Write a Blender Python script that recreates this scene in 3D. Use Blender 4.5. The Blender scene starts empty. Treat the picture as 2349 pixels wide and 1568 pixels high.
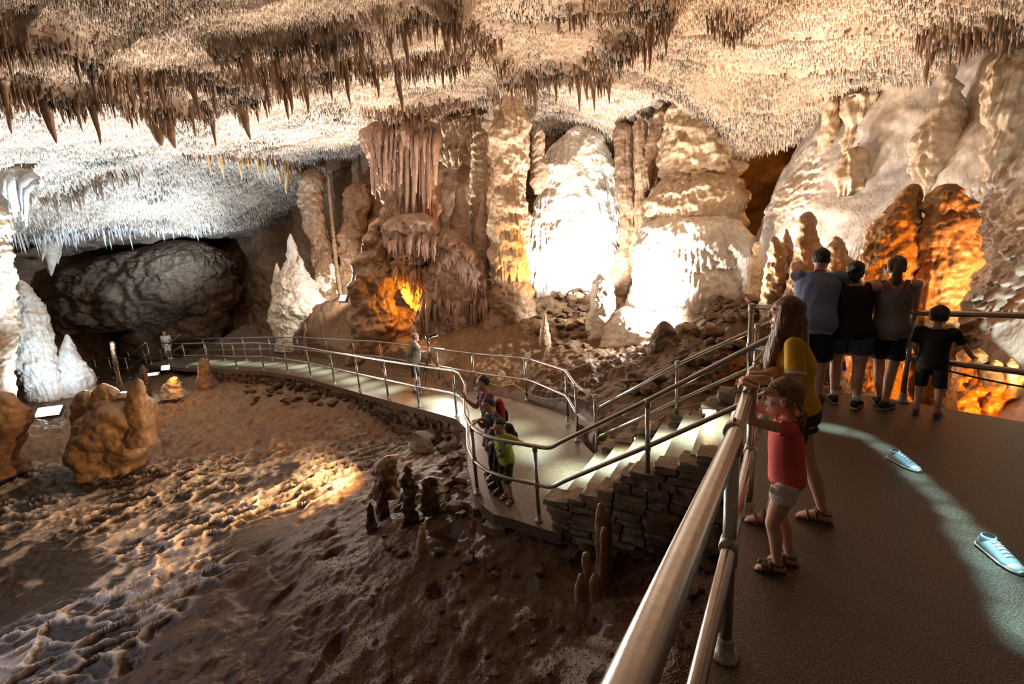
import bpy, bmesh, math, random
import numpy as np
from mathutils import Vector, Matrix, geometry

random.seed(7)
rng = np.random.default_rng(11)
S = bpy.context.scene
COL = S.collection

# ------------------------------------------------------------------ camera
FPX = 1044.0                      # 16 mm lens on a 36 mm sensor, 2349 px wide
PITCH, ROLL = math.radians(12.5), math.radians(3.9)
CAM = np.array([0.0, 0.0, 2.0])   # eye 2 m above the platform (platform is z = 0)
FW = np.array([0, math.cos(PITCH), -math.sin(PITCH)])
_r0 = np.array([1.0, 0, 0]); _u0 = np.array([0, math.sin(PITCH), math.cos(PITCH)])
RT = math.cos(ROLL) * _r0 - math.sin(ROLL) * _u0
UP = math.sin(ROLL) * _r0 + math.cos(ROLL) * _u0
cam = bpy.data.cameras.new('camera'); cam.lens = 36 * FPX / 2349; cam.sensor_width = 36
cam.clip_start = 0.05; cam.clip_end = 200
camo = bpy.data.objects.new('camera', cam); COL.objects.link(camo)
camo.matrix_world = Matrix(((RT[0], UP[0], -FW[0], 0), (RT[1], UP[1], -FW[1], 0), (RT[2], UP[2], -FW[2], 2.0), (0, 0, 0, 1)))
S.camera = camo

def ray(u, v): return FW + RT * (u - 1174.5) / FPX - UP * (v - 784) / FPX
def at(u, v, D): return CAM + D * ray(u, v)                       # a sight line at a distance along the view
def onz(u, v, z): d = ray(u, v); return CAM + d * (z - 2.0) / d[2]  # a sight line met with a level plane
def ony(u, v, y): d = ray(u, v); return CAM + d * y / d[1]          # ... with an upright plane
def onx(u, v, x): d = ray(u, v); return CAM + d * x / d[0]

# ------------------------------------------------------------------ exposure, world
vs = S.view_settings
S.display_settings.display_device = 'sRGB'
vs.view_transform = 'Standard'; vs.look = 'None'; vs.gamma = 1.0; vs.use_curve_mapping = False
vs.exposure = 0.0
w = bpy.data.worlds.new('world'); S.world = w; w.use_nodes = True
w.node_tree.nodes['Background'].inputs[0].default_value = (1.0, 0.62, 0.36, 1)
w.node_tree.nodes['Background'].inputs[1].default_value = 0.075
S.cycles.max_bounces = 4; S.cycles.diffuse_bounces = 3; S.cycles.glossy_bounces = 2
S.cycles.transmission_bounces = 2; S.cycles.transparent_max_bounces = 4
S.cycles.use_adaptive_sampling = True; S.cycles.adaptive_threshold = 0.045
S.cycles.caustics_reflective = False; S.cycles.caustics_refractive = False
S.cycles.sample_clamp_indirect = 4.0

# ------------------------------------------------------------------ lights of the cave
def spot(name, loc, tgt, power, color, deg=100, blend=0.6, rad=0.08):
    l = bpy.data.lights.new(name, 'SPOT'); l.energy = power; l.color = color
    l.spot_size = math.radians(deg); l.spot_blend = blend; l.shadow_soft_size = rad
    o = bpy.data.objects.new(name, l); COL.objects.link(o); o.location = loc
    o.rotation_euler = (Vector(tgt) - Vector(loc)).to_track_quat('-Z', 'Y').to_euler()
    return o
def lamp(name, loc, power, color, rad=0.06):
    l = bpy.data.lights.new(name, 'POINT'); l.energy = power; l.color = color; l.shadow_soft_size = rad
    o = bpy.data.objects.new(name, l); COL.objects.link(o); o.location = loc
    return o
WARM = (1.0, 0.79, 0.57); WARMW = (1.0, 0.85, 0.71); COOL = (0.62, 0.82, 1.0); ORANGE = (1.0, 0.36, 0.035); WHITE = (1, 0.95, 0.87)
# floodlights standing on the cave floor and washing the ceiling, plus an added basin fill
spot('flood_left', ony(195, 935, 14.2), ony(190, 330, 16.5), 11000, COOL, 104, 0.8, 0.15)
spot('flood_left_stalagmites', ony(128, 925, 15.6), ony(95, 760, 18.0), 850, COOL, 95, 0.6, 0.12)
spot('flood_left_near', ony(300, 850, 13.5), ony(150, 120, 8.5), 2700, WARMW, 130, 0.8, 0.2)
spot('flood_ledge', ony(420, 622, 22.3), ony(330, 520, 23.0), 1500, COOL, 165, 0.8, 0.1)
spot('flood_white_stalagmite', ony(792, 672, 19.4), ony(690, 640, 21.4), 520, WHITE, 120, 0.5, 0.1)
spot('flood_ceiling_back', ony(770, 640, 19.0), ony(640, 260, 14), 7000, WARMW, 150, 0.8, 0.15)
spot('flood_ceiling_middle', ony(1010, 790, 14.2), ony(960, 60, 9.5), 3900, WARMW, 150, 0.8, 0.2)
spot('flood_column', ony(1000, 815, 14.7), ony(1010, 600, 17), 900, (1.0, 0.72, 0.66), 120, 0.7, 0.12)
spot('flood_white_wall', ony(1335, 690, 15.4), ony(1320, 480, 18.3), 3400, WHITE, 110, 0.5, 0.1)
spot('flood_mound', ony(1445, 690, 12.6), ony(1570, 520, 15), 1500, WHITE, 100, 0.6, 0.1)
spot('flood_white_ground', ony(1560, 640, 12.6), ony(1450, 740, 13), 2200, WHITE, 120, 0.6, 0.15)
spot('flood_ceiling_right', ony(1640, 740, 10.2), ony(1560, 100, 9.5), 2400, WARM, 150, 0.8, 0.2)
spot('flood_right_wall', np.array([5.5, 10.9, 1.2]), np.array([7.9, 8.6, 3.0]), 640, (1.0, 0.93, 0.84), 150, 0.7, 0.12)
spot('flood_right_low', np.array([5.75, 4.2, -0.4]), np.array([7.3, 6.4, 1.5]), 460, (0.86, 1.0, 0.94), 66, 0.8, 0.08)
spot('flood_orange_formations', np.array([6.0, 4.5, -1.0]), ony(2090, 700, 6.6), 330, (1.0, 0.33, 0.03), 120, 0.7, 0.08)
spot('flood_orange_top', np.array([6.4, 4.6, 0.2]), ony(2110, 520, 6.6), 520, (1.0, 0.36, 0.04), 62, 0.9, 0.08)
spot('basin_fill', np.array([-9.5, 5.5, -0.4]), np.array([-4.6, 6.2, -3.1]), 290, (0.80, 0.84, 1.0), 110, 0.9, 0.15)  # added fill with no known source, grazing the basin floor from out of view
spot('flood_orange_back', np.array([4.3, 7.6, -0.6]), np.array([5.0, 6.9, 1.6]), 200, ORANGE, 140, 0.7, 0.08)
spot('orange_column_edge', ony(1300, 735, 14.7), ony(1192, 590, 16.2), 1700, ORANGE, 50, 0.8, 0.05)
lamp('orange_niche', ony(930, 690, 16.7), 85, ORANGE)
lamp('orange_cave_hole', ony(1800, 440, 14.5), 40, ORANGE)
lamp('orange_rock', ony(396, 862, 16.2), 22, ORANGE, 0.03)
# the low lamp behind the rock that rakes over the rimstone floor
spot('flood_rimstone', ony(884, 1020, 8.3), onz(430, 1150, -3.1), 1500, (1.0, 0.56, 0.22), 84, 0.9, 0.06)
# added bodiless spots in rows, standing in for visitors' torch trails on the path
GLOW = (0.74, 1.0, 0.90)
def along(P, n):
    P = np.asarray(P, float); L = np.concatenate([[0], np.cumsum(np.linalg.norm(np.diff(P, axis=0), axis=1))]); s = np.linspace(0, L[-1], n)
    return np.stack([np.interp(s, L, P[:, i]) for i in range(P.shape[1])], 1)
path_w = [onz(_u, _v, -1.66 if _u > 1000 else -2.0 - max(0, (900 - _u)) * 0.0011) for _u, _v in ((470, 824), (585, 827), (690, 836), (795, 864), (870, 887), (960, 904), (1040, 925), (1130, 950), (1190, 985), (1230, 1030), (1300, 1085))]
for _i, _p in enumerate(along(path_w, 20)):
    spot('trail_spot', _p + np.array([0.05, 0.1, 0.8]), _p, (150, 90, 190, 120)[_i % 4], GLOW, 84, 1.0, 0.05)
path_s = [onz(1340, 1090, -1.6), onz(1420, 1070, -1.3), onz(1500, 1040, -1.0), onz(1570, 1015, -0.8), onz(1640, 1000, -0.55)]
for _i, _p in enumerate(along(path_s, 6)):
    spot('trail_spot', _p + np.array([0.05, 0.1, 0.9]), _p, 130, GLOW, 70, 1.0, 0.04)
path_p = [onz(_u, _v, 0) for _u, _v in ((1840, 968), (1880, 976), (1930, 986), (1985, 1000), (2030, 1028), (2065, 1058), (2110, 1100), (2165, 1150), (2205, 1200), (2240, 1245), (2300, 1320), (2340, 1400), (2370, 1470))]
for _i, _p in enumerate(along(path_p, 24)):
    spot('trail_spot', _p + np.array([0.03, 0.05, 0.5]), _p, (16, 9, 22, 11)[_i % 4], (0.5, 0.92, 1.0), 36 if _i < 4 or _i > 15 else 26, 1.0, 0.03)

# ------------------------------------------------------------------ noise
_perm = rng.permutation(256); _perm = np.concatenate([_perm, _perm, _perm])
_g = rng.normal(size=(256, 3)); _g /= np.linalg.norm(_g, axis=1)[:, None]; _g = _g.astype(np.float32)
def pn(x, y, z=0.0):
    x = np.asarray(x, np.float32); y = np.asarray(y, np.float32) + 0 * x; z = np.asarray(z, np.float32) + 0 * x
    xi = np.floor(x).astype(np.int64); yi = np.floor(y).astype(np.int64); zi = np.floor(z).astype(np.int64)
    fx = x - xi; fy = y - yi; fz = z - zi
    xi &= 255; yi &= 255; zi &= 255
    q = lambda t: t * t * t * (t * (t * 6 - 15) + 10)
    sx, sy, sz = q(fx), q(fy), q(fz); out = 0
    for i in (0, 1):
        a = _perm[(xi + i) & 255]; wx = sx if i else 1 - sx
        for j in (0, 1):
            b = _perm[a + ((yi + j) & 255)]; wy = sy if j else 1 - sy
            for k in (0, 1):
                g = _g[_perm[b + ((zi + k) & 255)]]; wz = sz if k else 1 - sz
                out = out + wx * wy * wz * (g[..., 0] * (fx - i) + g[..., 1] * (fy - j) + g[..., 2] * (fz - k))
    return out * 1.5
def fbm(x, y, z=0.0, o=4):
    t = 0; a = 1.0; f = 1.0
    for i in range(o):
        t = t + a * pn(x * f + 7.3 * i, y * f + 3.1 * i, z * f); a *= 0.5; f *= 2.03
    return t
def sstep(a, b, x): t = np.clip((x - a) / (b - a), 0, 1); return t * t * (3 - 2 * t)

# ------------------------------------------------------------------ meshes and tags
def tag(o, label=None, cat=None, group=None, kind=None):
    if label: o['label'] = label
    if cat: o['category'] = cat
    if group: o['group'] = group
    if kind: o['kind'] = kind
    return o
def empty(name, loc=(0, 0, 0), rz=0.0):
    o = bpy.data.objects.new(name, None); COL.objects.link(o); o.location = loc; o.rotation_euler = (0, 0, rz)
    o.empty_display_size = 0.1; return o
def link(name, me, parent=None, loc=None):
    o = bpy.data.objects.new(name, me); COL.objects.link(o)
    if parent: o.parent = parent
    if loc is not None: o.location = loc
    return o
def np_mesh(name, V, Fc, mat=None, cols=None, smooth=True):
    """V (n,3); Fc (m,k) array with k = 3 or 4, or a list of such arrays"""
    V = np.asarray(V, np.float32)
    Fs = [np.asarray(f, np.int32) for f in (Fc if isinstance(Fc, list) else [Fc]) if len(f)]
    me = bpy.data.meshes.new(name); me.vertices.add(len(V)); me.vertices.foreach_set('co', V.ravel())
    idx = np.concatenate([f.ravel() for f in Fs]); cnt = np.concatenate([np.full(len(f), f.shape[1], np.int32) for f in Fs])
    me.loops.add(len(idx)); me.loops.foreach_set('vertex_index', idx)
    me.polygons.add(len(cnt)); st = np.zeros(len(cnt), np.int32); st[1:] = np.cumsum(cnt)[:-1]
    me.polygons.foreach_set('loop_start', st); me.polygons.foreach_set('loop_total', cnt)
    if smooth: me.polygons.foreach_set('use_smooth', np.ones(len(cnt), bool))
    if cols is not None:
        a = me.color_attributes.new('Col', 'FLOAT_COLOR', 'POINT')
        c = np.ones((len(V), 4), np.float32); c[:, :3] = cols; a.data.foreach_set('color', c.ravel())
    me.update(calc_edges=True); me.validate()
    if mat: me.materials.append(mat)
    return me
def grid_faces(n, m, wrap=False):
    i = np.arange(n - 1)[:, None]; j = np.arange(m if wrap else m - 1)[None, :]; k = (j + 1) % m
    return np.stack([i * m + j, i * m + k, (i + 1) * m + k, (i + 1) * m + j], -1).reshape(-1, 4)
class MB:
    """gathers closed lofts, tubes, boxes and balls, then builds one mesh"""
    def __init__(s): s.V = []; s.Q = []; s.T = []; s.n = 0
    def add(s, V, Q=(), T=()):
        s.V.append(np.asarray(V, float))
        if len(Q): s.Q.append(np.asarray(Q) + s.n)
        if len(T): s.T.append(np.asarray(T) + s.n)
        s.n += len(V); return s
    def loft(s, C, rx, ry=None, xd=(1, 0, 0), n=14, flat=None):
        C = np.asarray(C, float); m = len(C); rx = np.broadcast_to(np.asarray(rx, float), (m,))
        ry = rx if ry is None else np.broadcast_to(np.asarray(ry, float), (m,))
        T = np.gradient(C, axis=0); T /= np.linalg.norm(T, axis=1)[:, None] + 1e-9
        if flat is not None: T[:] = flat
        xd = np.asarray(xd, float); X = np.broadcast_to(xd, (m, 3)) - (T @ xd if xd.ndim == 1 else np.sum(T * xd, 1))[:, None] * T
        X = X / (np.linalg.norm(X, axis=1)[:, None] + 1e-9); Y = np.cross(T, X)
        a = np.arange(n) * 2 * math.pi / n
        V = C[:, None] + rx[:, None, None] * np.cos(a)[None, :, None] * X[:, None] + ry[:, None, None] * np.sin(a)[None, :, None] * Y[:, None]
        V = np.concatenate([V.reshape(-1, 3), C[:1], C[-1:]]); j = np.arange(n); k = (j + 1) % n
        tt = np.concatenate([np.stack([np.full(n, m * n), k, j], 1), np.stack([np.full(n, m * n + 1), (m - 1) * n + j, (m - 1) * n + k], 1)])
        return s.add(V, grid_faces(m, n, True), tt)
    def tube(s, P, r, n=12):
        P = np.asarray(P, float); d = P[-1] - P[0]; d = d / (np.linalg.norm(d) + 1e-9)
        T = np.gradient(P, axis=0); T /= np.linalg.norm(T, axis=1)[:, None] + 1e-9
        x = np.cross(T[0], (0, 0, 1.0) if abs(T[0][2]) < 0.9 else (0, 1.0, 0)); X = []
        for t in T:
            x = x - t * (x @ t); x = x / np.linalg.norm(x); X.append(x)
        return s.loft(P, r, None, np.array(X), n)
    def ball(s, c, r, M=None, n=14, m=10):
        r = np.broadcast_to(np.asarray(r, float), (3,)); t = np.linspace(0.06, math.pi - 0.06, m); a = np.arange(n) * 2 * math.pi / n
        V = np.stack([np.sin(t)[:, None] * np.cos(a), np.sin(t)[:, None] * np.sin(a), np.cos(t)[:, None] + 0 * a], -1).reshape(-1, 3) * r
        if M is not None: V = V @ np.asarray(M).T
        V = V + np.asarray(c); j = np.arange(n); k = (j + 1) % n; o = len(V)
        V = np.concatenate([V, V[:n].mean(0)[None], V[-n:].mean(0)[None]])
        return s.add(V, grid_faces(m, n, True)[:, ::-1], np.concatenate([np.stack([np.full(n, o), j, k], 1), np.stack([np.full(n, o + 1), (m - 1) * n + k, (m - 1) * n + j], 1)]))
    def box(s, c, h, M=None):
        V = np.array([[x, y, z] for x in (-1, 1) for y in (-1, 1) for z in (-1, 1)], float) * np.asarray(h)
        if M is not None: V = V @ np.asarray(M).T
        return s.add(V + np.asarray(c), [[0, 1, 3, 2], [4, 6, 7, 5], [0, 4, 5, 1], [2, 3, 7, 6], [0, 2, 6, 4], [1, 5, 7, 3]])
    def mesh(s, name, mat=None, smooth=True, cols=None):
        f = []
        if s.Q: f.append(np.concatenate(s.Q))
        if s.T: f.append(np.concatenate(s.T))
        return np_mesh(name, np.concatenate(s.V), f, mat, cols, smooth)
    def build(s, name, mat, parent=None, smooth=True, loc=None):
        return link(name, s.mesh(name, mat, smooth), parent, loc)
def modded(me, *mods):
    """run modifiers on a mesh and hand back the result as a plain mesh"""
    o = bpy.data.objects.new('tmp', me); COL.objects.link(o)
    for t, kw in mods:
        m = o.modifiers.new(t, t)
        for k, v in kw.items(): setattr(m, k, v)
    dg = bpy.context.evaluated_depsgraph_get(); r = bpy.data.meshes.new_from_object(o.evaluated_get(dg))
    r.name = me.name; bpy.data.objects.remove(o)
    r.polygons.foreach_set('use_smooth', np.ones(len(r.polygons), bool)); return r
def fused(mb, name, mat, voxel=0.008, smooth=4, fac=0.5):
    me = mb.mesh(name, mat)
    r = modded(me, ('REMESH', dict(mode='VOXEL', voxel_size=voxel)), ('SMOOTH', dict(iterations=smooth, factor=fac)))
    r.materials.clear(); r.materials.append(mat); bpy.data.meshes.remove(me); r.name = name; return r
def coords(me): a = np.empty(len(me.vertices) * 3, np.float32); me.vertices.foreach_get('co', a); return a.reshape(-1, 3)
def paint(me, cols):
    a = me.color_attributes.new('Col', 'FLOAT_COLOR', 'POINT'); c = np.ones((len(me.vertices), 4), np.float32); c[:, :3] = cols
    a.data.foreach_set('color', c.ravel())

# ------------------------------------------------------------------ materials
def mat(name, color, rough=0.6, metal=0.0, stretch=None, sharp=0.18, noise=0.0, nscale=8.0, bump=0.0, bscale=40.0, emit=None, es=0.0, attr=False, spec=0.5, col2=None, detail=6):
    m = bpy.data.materials.new(name); m.use_nodes = True; nt = m.node_tree; b = nt.nodes['Principled BSDF']
    b.inputs['Roughness'].default_value = rough; b.inputs['Metallic'].default_value = metal
    b.inputs['Specular IOR Level'].default_value = spec
    tc = nt.nodes.new('ShaderNodeTexCoord'); src = None
    if attr:
        a = nt.nodes.new('ShaderNodeAttribute'); a.attribute_name = 'Col'; src = a.outputs['Color']
    if noise > 0 or col2 is not None:
        n = nt.nodes.new('ShaderNodeTexNoise'); n.inputs['Scale'].default_value = nscale; n.inputs['Detail'].default_value = detail
        n.inputs['Roughness'].default_value = 0.62
        nt.links.new(tc.outputs['Object'], n.inputs['Vector'])
        mr = nt.nodes.new('ShaderNodeMapRange'); mr.inputs[1].default_value = 0.5 - sharp; mr.inputs[2].default_value = 0.5 + sharp
        nt.links.new(n.outputs['Fac'], mr.inputs[0])
        mx = nt.nodes.new('ShaderNodeMix'); mx.data_type = 'RGBA'
        if col2 is not None and not attr:
            mx.blend_type = 'MIX'; mx.inputs[6].default_value = (*color, 1); mx.inputs[7].default_value = (*col2, 1)
            nt.links.new(mr.outputs[0], mx.inputs[0])
        else:
            mx.blend_type = 'MULTIPLY'; mx.inputs[0].default_value = 1
            mr.inputs[3].default_value = 1 - noise; mr.inputs[4].default_value = 1 + noise * 0.6
            if src: nt.links.new(src, mx.inputs[6])
            else: mx.inputs[6].default_value = (*color, 1)
            nt.links.new(mr.outputs[0], mx.inputs[7])
        src = mx.outputs[2]
    if src: nt.links.new(src, b.inputs['Base Color'])
    else: b.inputs['Base Color'].default_value = (*color, 1)
    if bump > 0:
        n2 = nt.nodes.new('ShaderNodeTexNoise'); n2.inputs['Scale'].default_value = bscale; n2.inputs['Detail'].default_value = 5
        if stretch:
            mp_ = nt.nodes.new('ShaderNodeMapping'); mp_.inputs['Scale'].default_value = stretch
            nt.links.new(tc.outputs['Object'], mp_.inputs['Vector']); nt.links.new(mp_.outputs[0], n2.inputs['Vector'])
        else: nt.links.new(tc.outputs['Object'], n2.inputs['Vector'])
        bp = nt.nodes.new('ShaderNodeBump'); bp.inputs['Strength'].default_value = bump; bp.inputs['Distance'].default_value = 0.02
        nt.links.new(n2.outputs['Fac'], bp.inputs['Height']); nt.links.new(bp.outputs[0], b.inputs['Normal'])
    if emit: b.inputs['Emission Color'].default_value = (*emit, 1); b.inputs['Emission Strength'].default_value = es
    return m
M_rock = mat('cave_rock', (1, 1, 1), 0.62, noise=0.35, nscale=5, bump=0.5, bscale=18, attr=True, spec=0.35)
M_flow = mat('flowstone', (1, 1, 1), 0.42, stretch=(1, 1, 0.3), noise=0.28, nscale=7, bump=0.7, bscale=22, attr=True, spec=0.5)
M_ceil = mat('ceiling_rock', (1, 1, 1), 0.7, noise=0.45, nscale=3.5, bump=0.6, bscale=14, attr=True, spec=0.3)
M_dirt = mat('cave_floor', (1, 1, 1), 0.55, noise=0.4, nscale=9, bump=0.6, bscale=30, attr=True, spec=0.35)
M_straw = mat('soda_straws', (1, 1, 1), 0.5, attr=True, spec=0.4)
M_stone = mat('dry_stone', (0.30, 0.225, 0.155), 0.7, col2=(0.12, 0.09, 0.062), nscale=4, bump=0.8, bscale=16)
M_conc = mat('wet_concrete', (0.19, 0.145, 0.10), 0.36, sharp=0.11, col2=(0.042, 0.032, 0.022), nscale=105, bump=0.3, bscale=110, detail=1.5)
M_walk = mat('walkway_concrete', (0.17, 0.125, 0.082), 0.4, col2=(0.085, 0.062, 0.042), nscale=22, bump=0.2, bscale=60)
M_step = mat('step_concrete', (0.30, 0.25, 0.18), 0.35, col2=(0.17, 0.14, 0.10), nscale=18, bump=0.2, bscale=60)
M_alu = mat('aluminium_pipe', (0.46, 0.44, 0.42), 0.27, 1.0, noise=0.14, nscale=30, bump=0.04, bscale=140)
M_fit = mat('cast_fitting', (0.42, 0.38, 0.33), 0.5, 0.7, noise=0.45, nscale=40, bump=0.2, bscale=80)
M_white = mat('white_lamp', (1, 1, 1), emit=(1, 0.96, 0.9), es=9)
M_cool = mat('cool_lamp', (1, 1, 1), emit=(0.82, 0.93, 1.0), es=22)
M_amber = mat('amber_lamp', (1, 0.9, 0.7), emit=(1, 0.72, 0.36), es=5)
M_black = mat('black_metal', (0.02, 0.02, 0.02), 0.45)
M_hous = mat('lamp_housing', (0.10, 0.075, 0.05), 0.5, 0.3)
# ------------------------------------------------------------------ large surfaces from measured points
def rbf(P, smooth=0.02):
    P = np.asarray(P, float); n = len(P); X = P[:, :2]
    K = np.linalg.norm(X[:, None] - X[None], axis=2) + smooth * np.eye(n) * -1
    A = np.zeros((n + 3, n + 3)); A[:n, :n] = K; A[:n, n] = 1; A[:n, n + 1:] = X; A[n, :n] = 1; A[n + 1:, :n] = X.T
    w = np.linalg.solve(A, np.concatenate([P[:, 2], np.zeros(3)]))
    def f(x, y):
        x = np.asarray(x, float); y = np.asarray(y, float); r = w[n] + w[n + 1] * x + w[n + 2] * y
        for i in range(n): r = r + w[i] * np.hypot(x - X[i, 0], y - X[i, 1])
        return r
    return f
ceil_pts = [(0, 0, 6.8), (400, 0, 7.5), (800, 0, 8), (1174, 0, 8.5), (1600, 0, 8), (2000, 0, 7.2), (2349, 0, 6.6), (0, 150, 9), (400, 150, 10), (800, 150, 11),
    (1174, 150, 12), (1600, 150, 10.8), (2000, 110, 8.6), (2349, 60, 7.4), (0, 300, 13), (300, 300, 14), (600, 300, 16), (850, 312, 18.5), (1174, 240, 17.2),
    (1320, 315, 19), (1450, 320, 17.2), (1560, 235, 15), (1690, 345, 13.3), (1780, 345, 12.6), (1870, 245, 11.6), (2050, 205, 10), (2200, 160, 9), (2349, 110, 8.4),
    (0, 450, 17), (200, 450, 19), (400, 430, 21), (600, 420, 22.5), (700, 400, 22.5), (830, 350, 22), (0, 565, 20), (200, 540, 23), (400, 540, 25.5), (520, 528, 25),
    (1000, 300, 18.5), (1500, 200, 13.5), (1750, 250, 11.5)]
CEILF = rbf([at(*p) for p in ceil_pts])
def first_hit(u, v, fn, up, lo=3.0, hi=40.0):
    D = np.linspace(lo, hi, 1500); d = ray(u, v); P = CAM + D[:, None] * d
    g = (P[:, 2] - fn(P[:, 0], P[:, 1])) * (1 if up else -1); i = np.argmax(g > 0)
    return P[i] if g[i] > 0 else P[-1]
def on_ceil(u, v): return first_hit(u, v, CEILF, True)

ridges_px = [
    [(-40, 30), (0, 37), (126, 55), (190, 95), (232, 119), (293, 146), (375, 155), (450, 158), (520, 156), (650, 128), (695, 122)],
    [(494, 100), (580, 82), (730, 68), (775, 65), (870, 32), (995, 8), (1060, -20)],
    [(-40, 150), (0, 157), (60, 167), (170, 190), (270, 185), (330, 205), (390, 218), (480, 232)],
    [(480, 240), (560, 205), (640, 170), (720, 140), (775, 116), (843, 126), (938, 129), (1013, 119), (1080, 112)],
    [(1130, 190), (1163, 158), (1207, 165), (1245, 150), (1286, 136), (1354, 108), (1422, 78), (1483, 41), (1520, 5)],
    [(1290, 150), (1354, 160), (1400, 172)],
    [(1060, 30), (1110, 90), (1160, 140)],
    [(840, 240), (940, 232), (1040, 220), (1120, 205)],
    [(2120, 40), (2170, 70), (2240, 40), (2349, 20)],
    [(1640, 20), (1668, 45), (1700, 20)],
    [(420, 345), (520, 345), (590, 350), (660, 372), (720, 385)],
    [(0, 420), (60, 425), (150, 430), (230, 395), (330, 380)],
    [(1290, 20), (1330, 5), (1420, 15), (1470, 0)]]
RIDGE = [np.array([on_ceil(u, v) for u, v in pl]) for pl in ridges_px]
RAMP = [0.42, 0.34, 0.5, 0.38, 0.4, 0.3, 0.25, 0.28, 0.3, 0.25, 0.25, 0.3, 0.25]
def pl_dist(x, y, P):
    d = np.full(np.shape(x), 1e9)
    for a, b in zip(P[:-1], P[1:]):
        ab = b[:2] - a[:2]; L = ab @ ab + 1e-9
        t = np.clip(((x - a[0]) * ab[0] + (y - a[1]) * ab[1]) / L, 0, 1)
        d = np.minimum(d, np.hypot(x - a[0] - t * ab[0], y - a[1] - t * ab[1]))
    return d
def ceil_ridge(x, y):
    r = 0
    wx = x + 0.35 * pn(x * 0.9, y * 0.9, 3.3); wy = y + 0.35 * pn(x * 0.9, y * 0.9, 8.8)
    for P, a in zip(RIDGE, RAMP): r = np.maximum(r, a * np.exp(-(pl_dist(wx, wy, P) / 0.20) ** 2))
    return r
def ceil_z(x, y):
    band = (y + 0.25 * x + 1.1 * pn(x * 0.22, y * 0.22, 4.0)) / 1.55
    fr = band - np.floor(band)
    ledge = 0.20 * (1 - sstep(0.0, 0.22, fr)) * (0.6 + 0.8 * pn(x * 0.4, y * 0.4, 9.0))
    return CEILF(x, y) - ceil_ridge(x, y) - np.maximum(ledge, 0) + 0.16 * fbm(x * 0.55, y * 0.55, 1.7, 3) + 0.05 * fbm(x * 2.6, y * 2.6, 5.1, 3)
th = np.radians(np.linspace(-60, 60, 760)); rr = np.geomspace(4.2, 37, 460)
TH, RR = np.meshgrid(th, rr); X = RR * np.sin(TH); Y = RR * np.cos(TH)
Z = ceil_z(X, Y); cn = fbm(X * 0.9, Y * 0.9, 2.2, 3); cr = ceil_ridge(X, Y)
cb = np.array([0.48, 0.365, 0.275]); cdk = np.array([0.13, 0.072, 0.04])
mixv = np.clip(0.12 + 0.4 * cn + 1.7 * cr, 0, 1)[..., None]
cc = cb * (1 - mixv) + cdk * mixv
me = np_mesh('ceiling', np.stack([X, Y, Z], -1).reshape(-1, 3), grid_faces(*X.shape), M_ceil, cc.reshape(-1, 3))
tag(link('ceiling', me), kind='structure')

# ------------------------------------------------------------------ soda straws over the whole ceiling
def cones(P, L, R, nseg=5, lean=None):
    n = len(P); a = np.arange(nseg) * 2 * math.pi / nseg + rng.uniform(0, 6, n)[:, None]
    top = np.stack([P[:, None, 0] + R[:, None] * np.cos(a), P[:, None, 1] + R[:, None] * np.sin(a), P[:, None, 2] + 0 * a + 0.06], -1)
    mid = np.stack([P[:, None, 0] + 0.7 * R[:, None] * np.cos(a), P[:, None, 1] + 0.7 * R[:, None] * np.sin(a), P[:, None, 2] - 0.62 * L[:, None] + 0 * a], -1)
    tip = P.copy(); tip[:, 2] -= L
    if lean is not None: tip[:, :2] += lean * L[:, None]; mid[:, :, :2] += (lean * 0.6 * L[:, None])[:, None]
    V = np.concatenate([top, mid, tip[:, None]], 1).reshape(-1, 3); b = (np.arange(n) * (2 * nseg + 1))[:, None]; j = np.arange(nseg); k = (j + 1) % nseg
    q = np.stack([b + j, b + nseg + j, b + nseg + k, b + k], -1).reshape(-1, 4); t = np.stack([b + nseg + j, b + 2 * nseg + 0 * j, b + nseg + k], -1).reshape(-1, 3)
    return V, [q, t]
N = 160000
th = rng.uniform(-0.93, 0.93, N); rr = 4.6 * (31 / 4.6) ** (rng.random(N) ** 0.74)
x = rr * np.sin(th); y = rr * np.cos(th)
bare = sstep(0.25, 0.6, pn(x * 0.35 + 5, y * 0.35, 6.6)) * sstep(-3, 3, x)
keep = rng.random(N) > 0.75 * bare
x, y, rr = x[keep], y[keep], rr[keep]; z = ceil_z(x, y); rdg = ceil_ridge(x, y)
L = rng.uniform(0.035, 0.11, len(x)) * (0.7 + 0.05 * rr) * (1 + 2.4 * rdg) * (1 + 0.5 * pn(x * 0.8, y * 0.8, 2.5)); R = rng.uniform(0.006, 0.012, len(x)) * (0.7 + 0.055 * rr)
V, Fc = cones(np.stack([x, y, z], -1), L, R)
c0 = np.array([0.36, 0.25, 0.165]); c1 = np.array([0.88, 0.80, 0.71]); k = np.clip(0.9 + 0.9 * pn(x * 0.7, y * 0.7, 7.7) - 1.5 * rdg + rng.normal(0, 0.2, len(x)), 0.05, 1.3)[:, None]
cols = np.concatenate([np.repeat((c0 * k)[:, None], 5, 1), np.repeat(((0.5 * c0 + 0.5 * c1) * k)[:, None], 5, 1), (c1 * k)[:, None]], 1).reshape(-1, 3)
o = link('soda_straws', np_mesh('soda_straws', V, Fc, M_straw, cols))
tag(o, 'carpet of tiny pale soda straws covering the whole cave ceiling', 'soda straws', kind='stuff')

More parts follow.
